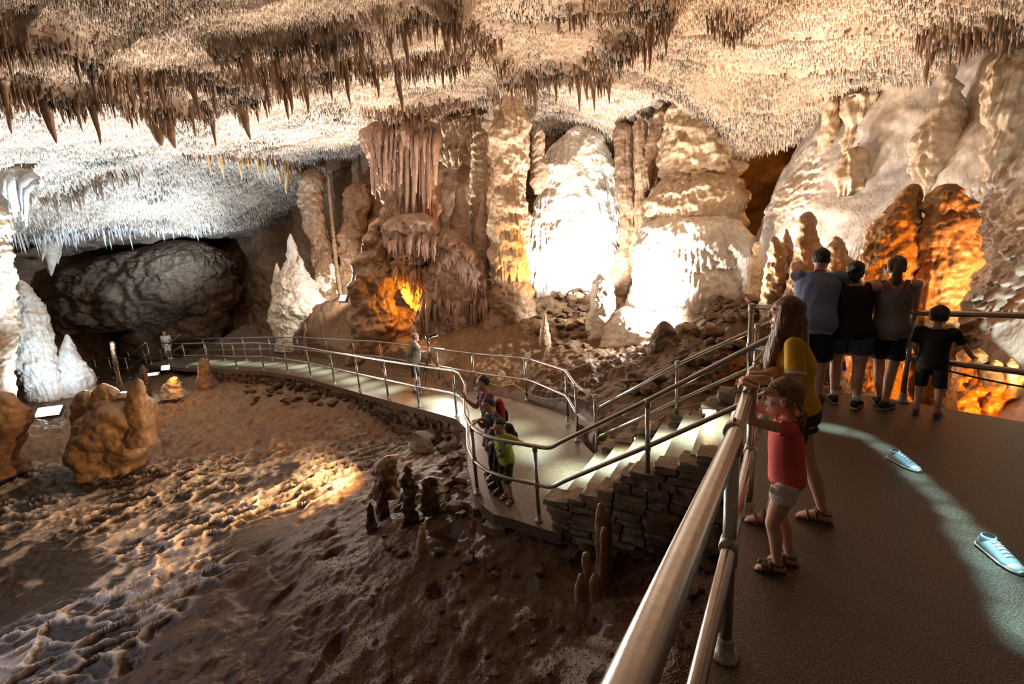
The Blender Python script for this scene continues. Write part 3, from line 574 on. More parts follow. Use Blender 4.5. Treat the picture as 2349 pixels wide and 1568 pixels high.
# ------------------------------------------------------------------ formations: ringed bodies round an upright axis
CREAM = ((0.60, 0.47, 0.34), (0.44, 0.31, 0.20)); WHITEF = ((0.80, 0.75, 0.68), (0.68, 0.60, 0.50)); BROWN = ((0.30, 0.185, 0.11), (0.20, 0.12, 0.07))
MAUVE = ((0.44, 0.31, 0.25), (0.30, 0.20, 0.155)); DARK = ((0.115, 0.07, 0.042), (0.07, 0.043, 0.028)); RUST = ((0.50, 0.27, 0.09), (0.36, 0.17, 0.05)); TAN = ((0.36, 0.235, 0.14), (0.25, 0.15, 0.085))
def body(rows, y, kd=0.8, col=CREAM, ter=0.0, tier=0.4, flu=0.0, lump=0.10, lf=1.6, res=0.03, seed=0.0, name='stone', m=None, sink=0.5, fine=0.02):
    R = []
    for r in rows:
        yy = y + (r[3] if len(r) > 3 else 0); a = ony(r[1], r[0], yy); b = ony(r[2], r[0], yy)
        R.append(((a[2] + b[2]) / 2, (a[0] + b[0]) / 2, max(0.01, (b[0] - a[0]) / 2), yy))
    R.sort(key=lambda q: -q[0]); z, cx, w, yc = map(list, zip(*R))
    w0 = w[0]; ch = min(0.45 * w0, 0.28); z = [z[0] + ch, z[0] + 0.8 * ch] + z + [z[-1] - sink]; cx = [cx[0], cx[0]] + cx + [cx[-1]]; w = [0.02 * w0, 0.55 * w0] + w + [w[-1] * 1.04]; yc = [yc[0], yc[0]] + yc + [yc[-1]]
    H = z[0] - z[-1]; n = int(np.clip(H / res, 16, 420)); zz = np.linspace(z[0], z[-1], n)
    f = lambda q: np.interp(-zz, -np.array(z), q)
    CX, W, YC = f(cx), f(w), f(yc)
    ks = max(1, n // (3 * len(z))); ker = np.hanning(ks * 2 + 3)[1:-1]; ker /= ker.sum()
    sm = lambda q: np.convolve(np.pad(q, ks, mode='edge'), ker, 'valid')
    CX, YC = sm(CX), sm(YC); W = np.minimum(sm(W), W * 1.25)
    wm = float(np.median(W)); mcol = int(np.clip(2 * math.pi * wm / res, 22, 420)); a = np.arange(mcol) * 2 * math.pi / mcol
    A, ZZ = np.meshgrid(a, zz); ca, sa = np.cos(A), np.sin(A)
    ex = 0.85; ca = np.sign(ca) * np.abs(ca) ** ex; sa = np.sign(sa) * np.abs(sa) ** ex
    x0 = CX[:, None] + W[:, None] * ca; y0 = YC[:, None] + W[:, None] * kd * sa
    s = np.minimum(1, W / (wm * 0.5))[:, None]; xs, ys, zs = x0 + seed, y0 + seed * 0.7, ZZ
    lmp = fbm(xs * lf, ys * lf, zs * lf, 3)
    d = lump * lmp + fine * fbm(xs * 9, ys * 9, zs * 9, 2)
    if ter: d = d + ter * terrace(xs, ys, zs, tier, seed)
    if flu: d = d + flu * flutes(xs, ys, zs, seed)
    d = d * s
    V = np.stack([x0 + d * ca, y0 + d * sa, ZZ + 0 * d], -1).reshape(-1, 3)
    k = np.clip(0.5 + 0.9 * fbm(xs * 1.3, ys * 1.3, zs * 0.6, 3), 0, 1)[..., None]
    c = np.array(col[0]) * (1 - k) + np.array(col[1]) * k
    V = np.concatenate([V, [[CX[0], YC[0], zz[0]], [CX[-1], YC[-1], zz[-1]]]]); j = np.arange(mcol); q = (j + 1) % mcol; b = (n - 1) * mcol
    T = np.concatenate([np.stack([np.full(mcol, n * mcol), q, j], 1), np.stack([np.full(mcol, n * mcol + 1), b + j, b + q], 1)])
    c = np.concatenate([c.reshape(-1, 3), [col[0], col[0]]])
    org = np.array([CX[-1], YC[-1], zz[-1]])
    return np_mesh(name, V - org, [grid_faces(n, mcol, True)[:, ::-1], T], m or M_flow, c), org
def strands(root, part, specs, seed, col, tip):
    mb = MB(); cs = []; r_ = random.Random(seed); o = np.array(root.location)
    for u0, u1, va, vb, y, n, w0, w1 in specs:
        for i in range(n):
            u = u0 + (u1 - u0) * (i + r_.random() * 0.9) / n; v0_, v1_ = va(u) if callable(va) else va, (vb if not callable(vb) else vb(u)); v1_ = v0_ + (v1_ - v0_) * r_.uniform(0.5, 1.05); v0_ -= r_.uniform(-14, 12); yy = y + r_.uniform(-0.25, 0.15)
            a = ony(u, v0_, yy); b = ony(u + r_.uniform(-4, 4), v1_, yy); t = np.linspace(0, 1, 9); R = r_.uniform(w0, w1) / 2 / FPX * yy
            P = a + (b - a) * t[:, None]; P[:, 0] += 0.035 * pn(t * 5 + i * 3.3, t * 0, seed); P[:, 1] += 0.03 * pn(t * 5 + i * 3.3, t * 0 + 7, seed)
            k = mb.n; R = R * r_.choice((0.6, 0.8, 1, 1.3)); P[:, 1] += 0.35 * (1 - np.minimum(1, t * 5)); mb.loft(P - o, R * (1.25 - 0.9 * t ** 1.3) * (1 + 0.25 * pn(t * 9 + i, t * 0, seed + 2)), R * 1.3 * (1.15 - 0.75 * t ** 1.6), (1, 0, 0), 9)
            m_ = mb.n - k; cc = np.clip(np.repeat(t, 9), 0, 1)[:, None] * 0.8; cc = np.concatenate([cc, [[0.0], [0.8]]]); cs.append((np.array(col) * (1 - cc) + np.array(tip) * cc) * r_.uniform(0.75, 1.15))
    link(part, mb.mesh(part, M_flow, True, np.concatenate(cs)), root)
def form(name, label, cat, rows, y, parts=(), group=None, **kw):
    """a formation; parts = further bodies grown onto it"""
    me, org = body(rows, y, name=name, **kw)
    if not parts: return tag(link(name, me, None, org), label, cat, group)
    root = empty(name, org); tag(root, label, cat, group); link('flowstone_body', me, root)
    for pn_, rows2, y2, kw2 in parts:
        m2, o2 = body(rows2, y2, name=pn_, **kw2); link(pn_, m2, root, o2 - org)
    return root
# central column
form('cave_column', 'tall tiered flowstone column joining floor and ceiling in mid-picture, orange lit right edge', 'column',
     [(205, 1120, 1215), (232, 1138, 1200), (262, 1135, 1205), (300, 1126, 1212), (360, 1128, 1210), (430, 1134, 1205), (480, 1128, 1212), (540, 1126, 1212), (600, 1128, 1210), (640, 1134, 1210)], 16.5,
     parts=[('column_foot', [(640, 1150, 1195), (665, 1118, 1222), (700, 1112, 1222), (740, 1100, 1225), (800, 1085, 1235)], 16.3, dict(kd=0.9, col=TAN, lump=0.16, flu=0.02))],
     kd=0.9, col=CREAM, ter=0.11, tier=0.55, flu=0.06, lump=0.15, res=0.02, sink=0.2)
FF = form('flowstone_formation', 'large mauve flowstone mass with fluted draperies left of the central column', 'flowstone',
     [(290, 845, 1000), (345, 846, 1004), (400, 868, 1000), (470, 888, 1004), (515, 884, 1002)], 17.3,
     parts=[('flowstone_tier', [(505, 890, 1000), (530, 884, 1003), (560, 888, 1000), (585, 900, 990), (605, 930, 975)], 16.9, dict(kd=0.7, col=MAUVE, ter=0.14, tier=0.5, flu=0.07, lump=0.1, res=0.025, seed=2.0, sink=0.05)),
            ('flowstone_fan', [(600, 900, 992), (640, 905, 985), (680, 926, 968), (705, 944, 956)], 17.2, dict(kd=0.6, col=CREAM, flu=0.08, lump=0.06, res=0.022, seed=5.0, sink=0.02)),
            ('rounded_mound', [(505, 856, 884), (545, 836, 908), (600, 820, 905), (680, 806, 908), (740, 800, 915), (790, 798, 910), (830, 800, 905)], 17.4, dict(kd=0.7, col=TAN, lump=0.22, flu=0.02, ter=0.03, seed=3.0)),
            ('rounded_mound', [(540, 1005, 1060), (580, 985, 1100), (640, 975, 1120), (700, 955, 1126), (745, 948, 1126), (790, 945, 1118)], 16.9, dict(kd=0.6, col=MAUVE, ter=0.13, tier=0.8, flu=0.06, lump=0.16, res=0.025, seed=8.0)),
            ('flowstone_apron', [(718, 870, 955), (750, 850, 1010), (790, 830, 1060), (830, 820, 1050)], 17.6, dict(kd=0.35, col=BROWN, lump=0.2, seed=9.0))],
     kd=0.55, col=MAUVE, ter=0.07, tier=0.7, flu=0.17, lump=0.10, res=0.022, seed=1.0, sink=0.2)
MV0, MV1 = (0.40, 0.275, 0.22), (0.52, 0.38, 0.32)
strands(FF, 'drapery_fringe', [(850, 1002, 296, lambda u: 520 - 0.35 * abs(u - 960), 16.75, 34, 6, 15), (860, 1000, 300, 420, 16.5, 18, 5, 11)], 3, MV0, MV1)
strands(FF, 'drapery_fringe', [(888, 1000, 545, lambda u: 612 - 0.25 * abs(u - 945), 16.25, 30, 5, 9)], 5, MV0, (0.5, 0.33, 0.25))
strands(FF, 'drapery_fringe', [(905, 985, 615, lambda u: 690 - 0.9 * abs(u - 950), 16.7, 24, 4, 8)], 6, (0.5, 0.32, 0.2), (0.6, 0.42, 0.26))
strands(FF, 'drapery_fringe', [(965, 1118, lambda u: 690, lambda u: 765, 16.1, 40, 5, 10), (1000, 1115, 650, 705, 16.3, 26, 5, 9)], 8, MV0, MV1)
form('drapery_curtain', 'hanging pale curtain of draperies between flowstone mass and central column', 'drapery', [(285, 1000, 1130), (330, 1002, 1120), (365, 1010, 1075), (385, 1030, 1050)], 18.6, kd=0.3, col=CREAM, flu=0.14, lump=0.08, sink=0.02, seed=2.5)
form('cave_column', 'slim knobbly column just left of the central column', 'column', [(300, 1085, 1115), (340, 1083, 1114), (400, 1080, 1116), (460, 1076, 1115), (520, 1070, 1120), (590, 1060, 1125)], 17.9, kd=0.9, ter=0.09, tier=0.35, flu=0.03, lump=0.06, seed=3.5, res=0.025)
form('stalagmite', 'pointed grey stalagmite in the gap left of the slim column', 'stalagmite', [(422, 1050, 1062), (470, 1041, 1074), (520, 1030, 1080), (600, 1020, 1088)], 17.4, col=MAUVE, lump=0.07, ter=0.03, tier=0.3, seed=4.5)
form('stalagmite', 'narrow pointed stalagmite tucked against the central column', 'stalagmite', [(442, 1105, 1111), (500, 1096, 1118), (560, 1086, 1125), (640, 1080, 1128)], 17.0, col=MAUVE, lump=0.06, ter=0.03, tier=0.3, seed=5.5)
# the white wall and its neighbours
form('white_flowstone_wall', 'broad white flowstone wall glaring under floodlight right of the central column', 'flowstone',
     [(305, 1292, 1370), (335, 1262, 1392), (380, 1242, 1410), (430, 1232, 1420), (500, 1217, 1432), (560, 1205, 1440), (620, 1200, 1436), (660, 1204, 1405), (690, 1215, 1380)], 18.6,
     kd=0.42, col=WHITEF, ter=0.12, tier=1.3, flu=0.03, lump=0.2, lf=0.9, res=0.03, seed=6.0)
form('cave_column', 'small lumpy pale column stub at the left of the white wall', 'column', [(300, 1222, 1246), (340, 1222, 1250), (380, 1217, 1254), (420, 1219, 1252), (442, 1226, 1244)], 17.9, col=CREAM, ter=0.06, tier=0.3, lump=0.08, seed=7.0, sink=0.05)
form('cave_column', 'dark brown column closing the right side of the white wall', 'column', [(290, 1412, 1450), (400, 1414, 1450), (480, 1420, 1456), (560, 1425, 1462), (600, 1412, 1470), (650, 1400, 1482)], 17.2, col=BROWN, lump=0.08, flu=0.05, seed=8.5)
form('cave_column', 'thin fluted column beside the dark brown one, left of the stacked mound', 'column', [(280, 1456, 1482), (400, 1460, 1486), (500, 1456, 1490), (580, 1450, 1495)], 16.7, col=TAN, lump=0.05, flu=0.06, seed=9.5)
form('drapery_curtain', 'brown fluted drapery against the left side of the stacked mound', 'drapery', [(225, 1535, 1560), (270, 1500, 1545), (330, 1482, 1530), (400, 1480, 1512), (432, 1482, 1500)], 15.6, kd=0.6, col=BROWN, flu=0.09, lump=0.08, sink=0.03, seed=4.0)
form('flowstone_mound', 'huge stacked flowstone mound with white lit lower bulge, right of the white wall', 'flowstone',
     [(222, 1562, 1600), (250, 1532, 1648), (300, 1520, 1676), (350, 1516, 1690), (395, 1520, 1696), (412, 1540, 1680)], 15.0,
     parts=[('middle_bulge', [(398, 1535, 1640), (425, 1502, 1690), (455, 1486, 1701), (485, 1482, 1700), (510, 1500, 1690)], 14.7, dict(kd=0.75, col=CREAM, ter=0.13, tier=0.6, flu=0.05, lump=0.16, seed=3.0)),
            ('lower_bulge', [(480, 1525, 1620), (512, 1472, 1690), (560, 1462, 1718), (600, 1465, 1740), (645, 1450, 1760), (690, 1440, 1775), (715, 1436, 1785)], 14.3, dict(kd=0.6, col=WHITEF, ter=0.07, tier=0.8, flu=0.03, lump=0.2, lf=1.1, seed=6.0))],
     kd=0.8, col=CREAM, ter=0.15, tier=0.75, flu=0.05, lump=0.2, res=0.028, seed=10.0, sink=0.3)
# right wall formations
form('cave_column', 'pale knobbly column standing on the right wall near the ceiling', 'column', [(225, 1895, 1925), (260, 1888, 1922), (300, 1885, 1920), (305, 1880, 1926), (340, 1880, 1928), (375, 1878, 1922), (400, 1866, 1922)], 11.6, col=CREAM, ter=0.06, tier=0.35, lump=0.07, seed=11.0, res=0.025)
form('flowstone_fan', 'fluted cream flowstone fan under the ceiling, second from the ceiling hole', 'flowstone', [(225, 1950, 2060), (262, 1945, 2080), (290, 1938, 2050), (320, 1936, 2010), (345, 1938, 1990)], 11.2, kd=0.4, col=CREAM, flu=0.13, ter=0.10, tier=0.5, lump=0.12, sink=0.05, seed=12.0)
form('flowstone_fan', 'tiered small flowstone fan below the fluted fan on the right wall', 'flowstone', [(345, 1945, 1990), (370, 1930, 1995), (400, 1926, 1985), (440, 1928, 1960)], 10.6, kd=0.4, col=CREAM, ter=0.14, tier=0.24, flu=0.08, lump=0.1, sink=0.1, seed=13.0)
form('flowstone_cone', 'tiered flowstone cone hanging below the small column on the right wall', 'flowstone', [(150, 2170, 2192), (230, 2165, 2195), (250, 2150, 2210), (300, 2110, 2240), (340, 2095, 2235), (390, 2100, 2210), (430, 2125, 2180)], 9.0, kd=0.5, col=CREAM, ter=0.15, tier=0.26, flu=0.03, lump=0.10, sink=0.15, seed=14.0, res=0.022)
form('flowstone_wall', 'tall tiered drapery wall at the right edge of the picture', 'flowstone', [(120, 2290, 2400), (180, 2262, 2420), (260, 2262, 2430), (340, 2280, 2430), (380, 2275, 2430), (430, 2265, 2430), (500, 2262, 2430), (570, 2270, 2430), (600, 2300, 2420)], 7.9, kd=0.35, col=CREAM, ter=0.11, tier=0.5, flu=0.05, lump=0.12, seed=15.0, res=0.022, sink=0.1)
# orange stalagmites behind the platform
form('stalagmite', 'tall orange glowing stalagmite with notched top, left one of the big pair', 'stalagmite',
     [(428, 2078, 2110), (470, 2052, 2110), (520, 2005, 2106), (580, 1982, 2096), (640, 1974, 2090), (700, 1970, 2095), (780, 1962, 2096), (860, 1957, 2100), (960, 1950, 2106), (1060, 1946, 2110)], 6.7, kd=0.8, col=RUST, ter=0.03, tier=0.22, flu=0.025, lump=0.055, lf=3.4, res=0.015, seed=16.0, fine=0.035)
form('stalagmite', 'tall orange glowing stalagmite with knobbly right side, right one of the big pair', 'stalagmite',
     [(432, 2148, 2195), (470, 2136, 2212), (530, 2116, 2226), (600, 2110, 2222), (650, 2106, 2200), (700, 2100, 2182), (760, 2096, 2168), (860, 2092, 2172), (960, 2088, 2185), (1060, 2085, 2190)], 6.4, kd=0.8, col=RUST, ter=0.04, tier=0.2, flu=0.035, lump=0.055, lf=3.4, res=0.015, seed=17.0, fine=0.035)
form('stalagmite', 'small dark stalagmite between the two big orange ones', 'stalagmite', [(612, 2096, 2101), (640, 2090, 2106), (690, 2084, 2112), (760, 2080, 2116)], 6.5, col=RUST, lump=0.03, seed=18.0, res=0.02)
form('stalagmite', 'tall tan stalagmite rising from the group behind the man in blue', 'stalagmite', [(490, 1842, 1866), (520, 1832, 1872), (560, 1824, 1876), (620, 1816, 1882), (700, 1800, 1900), (790, 1790, 1905)], 9.4, col=TAN, ter=0.05, tier=0.3, lump=0.08, lf=2.5, res=0.02, seed=19.0)
form('stalagmite', 'rounded tan stalagmite left of the tall tan one', 'stalagmite', [(545, 1768, 1784), (585, 1762, 1802), (640, 1756, 1816), (700, 1750, 1830), (790, 1745, 1835)], 9.8, col=TAN, ter=0.04, tier=0.3, lump=0.09, lf=2.5, res=0.022, seed=20.0)
form('stalagmite', 'short pointed tan stalagmite between the rounded and the tall tan ones', 'stalagmite', [(526, 1800, 1808), (560, 1792, 1815), (600, 1788, 1822), (680, 1780, 1830)], 9.9, col=TAN, lump=0.06, lf=3.0, seed=20.5, res=0.022)
form('stalagmite', 'knobbly tan stalagmite right of the tall tan one', 'stalagmite', [(545, 1908, 1924), (580, 1892, 1940), (640, 1882, 1958), (700, 1880, 1962), (800, 1875, 1968)], 8.8, col=TAN, ter=0.05, tier=0.25, lump=0.12, lf=3.2, res=0.02, seed=21.0)
form('stalagmite', 'pale knobbly stalagmite left of the tan group, by the dark hollow', 'stalagmite', [(556, 1730, 1742), (600, 1720, 1745), (640, 1716, 1750), (700, 1712, 1756)], 11.5, col=CREAM, ter=0.05, tier=0.2, lump=0.07, lf=3.0, seed=22.0, res=0.022)
for i, (rows, lab) in enumerate((([(802, 2205, 2225), (850, 2190, 2258), (900, 2182, 2270), (990, 2176, 2285)], 'low orange stalagmite stump nearest the kid in black'),
                                 ([(802, 2236, 2252), (840, 2230, 2275), (900, 2226, 2290), (990, 2222, 2296)], 'low pointed orange stalagmite, second from the kid in black'),
                                 ([(832, 2266, 2300), (870, 2256, 2318), (950, 2254, 2322), (1010, 2250, 2326)], 'low wide orange stump near the right picture edge'),
                                 ([(824, 2312, 2324), (860, 2308, 2342), (950, 2302, 2352), (1010, 2298, 2360)], 'low orange stalagmite at the right picture edge'))):
    form('stalagmite', lab, 'stalagmite', rows, 5.75 - 0.12 * i, col=RUST, lump=0.07, lf=4.0, ter=0.03, tier=0.2, res=0.018, seed=23.0 + i, fine=0.03)
# middle ground
form('stalagmite', 'white glaring stalagmite stump on the lit ground before the white wall', 'stalagmite', [(630, 1370, 1382), (645, 1362, 1404), (680, 1358, 1412), (720, 1352, 1410), (760, 1342, 1420), (795, 1335, 1440)], 13.5, col=WHITEF, ter=0.04, tier=0.3, lump=0.08, lf=2.5, res=0.025, seed=27.0)
form('flowstone_mound', 'low white flowstone mound on the lit ground right of the white stump', 'flowstone', [(708, 1420, 1450), (722, 1405, 1520), (745, 1385, 1600), (775, 1370, 1620), (810, 1360, 1630)], 13.2, kd=0.8, col=WHITEF, lump=0.12, lf=2.2, seed=28.0)
form('stalagmite', 'thin white stalagmite throwing a dark shadow on the stacked mound', 'stalagmite', [(670, 1575, 1582), (690, 1570, 1587), (720, 1567, 1591)], 13.0, col=WHITEF, lump=0.02, seed=29.0)
form('stalagmite', 'dark cone shaped stalagmite in front of the white lit ground', 'stalagmite', [(740, 1512, 1534), (765, 1500, 1550), (800, 1486, 1565), (850, 1470, 1585), (910, 1450, 1600)], 10.6, col=DARK, lump=0.09, lf=2.6, flu=0.015, res=0.025, seed=30.0)
form('stalagmite', 'dark flat topped stump right of the dark cone', 'stalagmite', [(748, 1550, 1596), (765, 1548, 1598), (800, 1548, 1602)], 11.2, col=BROWN, lump=0.04, seed=31.0)
form('stalagmite', 'small orange lit cone stalagmite right of the column foot', 'stalagmite', [(718, 1247, 1251), (742, 1242, 1257), (780, 1237, 1263)], 13.3, col=CREAM, lump=0.03, seed=32.0, res=0.02)
# left side
form('stalagmite', 'tall spiky white stalagmite lit from its right side, on the back slope', 'stalagmite', [(536, 664, 669), (562, 659, 676), (600, 654, 692), (630, 642, 706), (660, 634, 724), (690, 628, 744), (715, 622, 752), (742, 628, 735)], 21.6,
     parts=[('side_spike', [(592, 686, 692), (620, 680, 698), (660, 676, 706)], 21.4, dict(col=WHITEF, lump=0.06, seed=1.0)), ('side_spike', [(604, 632, 637), (640, 628, 645), (700, 622, 652)], 21.4, dict(col=WHITEF, lump=0.08, seed=2.0))], col=WHITEF, ter=0.06, tier=0.4, lump=0.16, lf=2.0, seed=33.0, res=0.03, kd=0.7, sink=1.2)
form('stalagmite', 'lumpy white stalagmite behind the tall spiky white one', 'stalagmite', [(572, 730, 748), (592, 722, 764), (622, 722, 778), (655, 724, 782)], 22.4, col=WHITEF, ter=0.05, tier=0.3, lump=0.14, lf=2.2, seed=34.0, sink=1.4)
form('cave_column', 'ribbed tan column under the golden draperies', 'column', [(400, 690, 742), (470, 686, 741), (520, 700, 746), (560, 714, 760), (600, 720, 768)], 22.3, col=TAN, ter=0.10, tier=0.45, lump=0.14, seed=35.0, sink=2.2)
form('cave_column', 'very thin straight column right of the ribbed tan one', 'column', [(400, 749, 757), (500, 757, 766), (590, 765, 774)], 21.8, col=TAN, lump=0.03, ter=0.02, tier=0.2, seed=36.0, res=0.025, sink=2.2)
form('flowstone_mound', 'rounded brown flowstone bosses on the back slope behind the thin column', 'flowstone', [(432, 792, 850), (470, 782, 852), (500, 790, 845), (530, 780, 845), (590, 775, 840)], 22.3, col=TAN, ter=0.13, tier=0.8, lump=0.2, seed=37.0, sink=2.2)
form('rock_overhang', 'broad brown rock overhang above the dark passage', 'overhang', [(562, 330, 470), (590, 200, 520), (625, 120, 538), (680, 105, 545), (725, 105, 535), (744, 120, 470)], 27.0, kd=0.45, col=((0.17, 0.112, 0.075), (0.10, 0.066, 0.045)), ter=0.22, tier=0.9, flu=0.05, lump=0.45, lf=0.9, fine=0.08, seed=38.0, sink=0.05, res=0.04, m=M_rock)
form('rock_pillar', 'massive brown rock buttress between the dark passage and the back slope', 'rock', [(640, 300, 540), (700, 292, 540), (745, 290, 525), (790, 292, 500), (850, 292, 470)], 26.6, kd=0.4, col=((0.17, 0.105, 0.065), (0.11, 0.066, 0.04)), lump=0.4, lf=0.7, flu=0.02, seed=39.0, m=M_rock, res=0.04)
form('stalagmite', 'tall bluish white stalagmite column at the left, lit by the floodlight', 'stalagmite', [(642, 40, 47), (662, 32, 66), (700, 30, 86), (760, 28, 105), (820, 40, 118), (862, 58, 126), (900, 72, 132)], 18.2, col=WHITEF, ter=0.13, tier=0.55, flu=0.04, lump=0.14, seed=40.0)
form('stalagmite', 'smaller bluish white cone stalagmite before the dark passage', 'stalagmite', [(768, 149, 156), (792, 142, 167), (830, 137, 186), (862, 135, 206), (900, 132, 214)], 18.9, col=WHITEF, lump=0.09, lf=1.8, ter=0.03, seed=41.0)
form('cave_column', 'ribbed column cut by the left picture edge', 'column', [(480, -60, 8), (560, -50, 12), (650, -50, 22), (750, -60, 26), (850, -60, 18), (950, -60, 22)], 15.6, col=CREAM, ter=0.12, tier=0.4, flu=0.04, lump=0.12, seed=42.0)
DW = form('drapery_curtain', 'white draperies hanging at the far left under the ceiling', 'drapery', [(395, 0, 64), (425, 4, 58), (440, 15, 45)], 16.4, parts=[('drapery_lip', [(392, 6, 58), (410, 10, 50)], 16.3, dict(kd=0.4, col=WHITEF, lump=0.05, sink=0.02))], kd=0.5, col=WHITEF, flu=0.10, lump=0.06, sink=0.02, seed=43.0)
strands(DW, 'drapery_fringe', [(2, 62, 405, 552, 16.3, 13, 6, 15)], 12, (0.62, 0.58, 0.54), (0.8, 0.78, 0.76))
form('boulder', 'slanted brown boulder at the lower left edge', 'rock', [(908, -30, 22), (940, -40, 50), (975, -50, 58), (1010, -60, 40), (1050, -70, 30)], 11.2, col=BROWN, lump=0.14, seed=45.0, m=M_rock)
form('boulder_cluster', 'rounded brown flowstone boulders left of the basin', 'rock', [(925, 215, 340), (955, 180, 352), (1000, 174, 354), (1035, 180, 340), (1062, 178, 310)], 11.3,
     parts=[('boulder_knob', [(882, 226, 243), (905, 214, 266), (945, 204, 274), (985, 200, 276)], 11.2, dict(col=TAN, lump=0.1, seed=1.0)),
            ('boulder_knob', [(869, 310, 322), (892, 299, 332), (930, 288, 346), (975, 290, 350)], 11.0, dict(col=TAN, lump=0.08, seed=2.0)),
            ('boulder_knob', [(902, 178, 212), (925, 168, 222), (965, 166, 226)], 11.6, dict(col=TAN, lump=0.1, seed=3.0)),
            ('boulder_knob', [(975, 172, 198), (1005, 168, 205), (1040, 172, 205)], 10.9, dict(col=TAN, lump=0.08, seed=4.0))],
     kd=0.7, col=TAN, ter=0.04, tier=0.5, flu=0.015, lump=0.2, lf=1.3, seed=46.0)
form('stalagmite', 'thin leaning pole like stalagmite with an orange lit rim', 'stalagmite', [(784, 253, 262), (815, 257, 266), (845, 262, 271), (880, 270, 279), (905, 277, 287)], 16.5, col=((0.17, 0.085, 0.035), (0.12, 0.06, 0.025)), lump=0.02, ter=0.02, tier=0.12, seed=47.0, res=0.02)
form('stalagmite', 'dark thin stalagmite with a lit tip behind the rounded boulders', 'stalagmite', [(836, 324, 329), (852, 322, 337), (892, 322, 342), (915, 320, 345)], 16.6, col=DARK, lump=0.03, seed=48.0, res=0.02)
form('stalagmite', 'small dark stalagmite at the edge of the far walkway', 'stalagmite', [(822, 458, 472), (842, 455, 480), (876, 450, 486)], 17.6, col=BROWN, lump=0.05, seed=49.0, res=0.02)
form('rock', 'rock glowing orange beside a hidden lamp on the basin floor', 'rock', [(866, 392, 408), (880, 376, 410), (892, 372, 412), (904, 370, 420)], 16.5, col=CREAM, lump=0.06, lf=3.5, seed=50.0, res=0.02, sink=0.1)
form('stalagmite', 'slim stalagmite on the back slope behind the far handrail', 'stalagmite', [(742, 698, 702), (765, 697, 705), (790, 695, 707)], 20.3, col=TAN, lump=0.02, seed=51.0)
# basin mound and fingers near the stone wall
form('stalagmite', 'tall spiky dark stalagmite on the mound left of the landing', 'stalagmite', [(1068, 928, 937), (1095, 920, 950), (1130, 919, 955), (1165, 926, 954), (1200, 924, 964)], 6.3, col=DARK, lump=0.05, lf=6.0, fine=0.04, res=0.012, seed=52.0, sink=0.25)
form('stalagmite', 'short dark pointed stalagmite left of the tall spiky one', 'stalagmite', [(1152, 844, 853), (1175, 843, 858), (1205, 841, 864)], 6.5, col=DARK, lump=0.03, lf=6.0, res=0.012, seed=53.0, sink=0.2)
form('stalagmite', 'dark stump by the rock that hides the warm lamp', 'stalagmite', [(1100, 866, 884), (1130, 864, 888), (1165, 862, 892)], 6.8, col=DARK, lump=0.04, lf=5.0, res=0.014, seed=54.0, sink=0.25)
form('stalagmite', 'low bristly dark stalagmite right of the tall spiky one', 'stalagmite', [(1098, 975, 998), (1120, 968, 1002), (1150, 966, 1004)], 6.4, col=DARK, lump=0.05, lf=7.0, fine=0.04, res=0.012, seed=55.0, sink=0.2)
form('stalagmite', 'small pale stalagmite alone on the dark earth below the mound', 'stalagmite', [(1205, 964, 971), (1222, 961, 975), (1240, 956, 978)], 5.6, col=CREAM, lump=0.02, res=0.01, seed=56.0, sink=0.15)
form('rock', 'rock shielding the warm lamp beside the basin', 'rock', [(1050, 880, 905), (1062, 862, 912), (1085, 858, 914), (1110, 855, 915)], 7.0, col=BROWN, lump=0.08, lf=4.0, seed=57.0, res=0.015, sink=0.2, m=M_rock)
form('stalagmite', 'tallest smooth finger stalagmite in front of the stone wall', 'stalagmite', [(1156, 1372, 1384), (1180, 1366, 1392), (1220, 1364, 1393), (1262, 1366, 1388)], 4.55, col=TAN, lump=0.02, res=0.012, seed=58.0, sink=0.5, fine=0.008)
form('stalagmite', 'finger stalagmite right behind the tallest one by the stone wall', 'stalagmite', [(1170, 1386, 1400), (1195, 1383, 1405), (1240, 1384, 1404)], 4.62, col=TAN, lump=0.02, res=0.012, seed=59.0, sink=0.6, fine=0.008)
form('stalagmite', 'slender finger stalagmite before the tallest one', 'stalagmite', [(1210, 1380, 1392), (1240, 1377, 1394), (1290, 1374, 1394), (1318, 1372, 1396)], 4.35, col=TAN, lump=0.015, res=0.012, seed=60.0, sink=0.2, fine=0.008)
form('stalagmite', 'short finger stalagmite left of the slender one', 'stalagmite', [(1268, 1338, 1350), (1295, 1336, 1354), (1325, 1340, 1358)], 4.25, col=TAN, lump=0.015, res=0.012, seed=61.0, sink=0.2, fine=0.008)
form('stalagmite', 'stubby knob at the foot of the finger stalagmites, under the slender one', 'stalagmite', [(1316, 1358, 1372), (1330, 1353, 1377), (1345, 1352, 1378)], 4.1, col=TAN, lump=0.015, res=0.012, seed=62.0, sink=0.15, fine=0.008)
form('stalagmite', 'leftmost stubby knob at the foot of the finger stalagmites', 'stalagmite', [(1316, 1328, 1340), (1330, 1322, 1344), (1346, 1318, 1346)], 4.15, col=TAN, lump=0.015, res=0.012, seed=63.0, sink=0.15, fine=0.008)
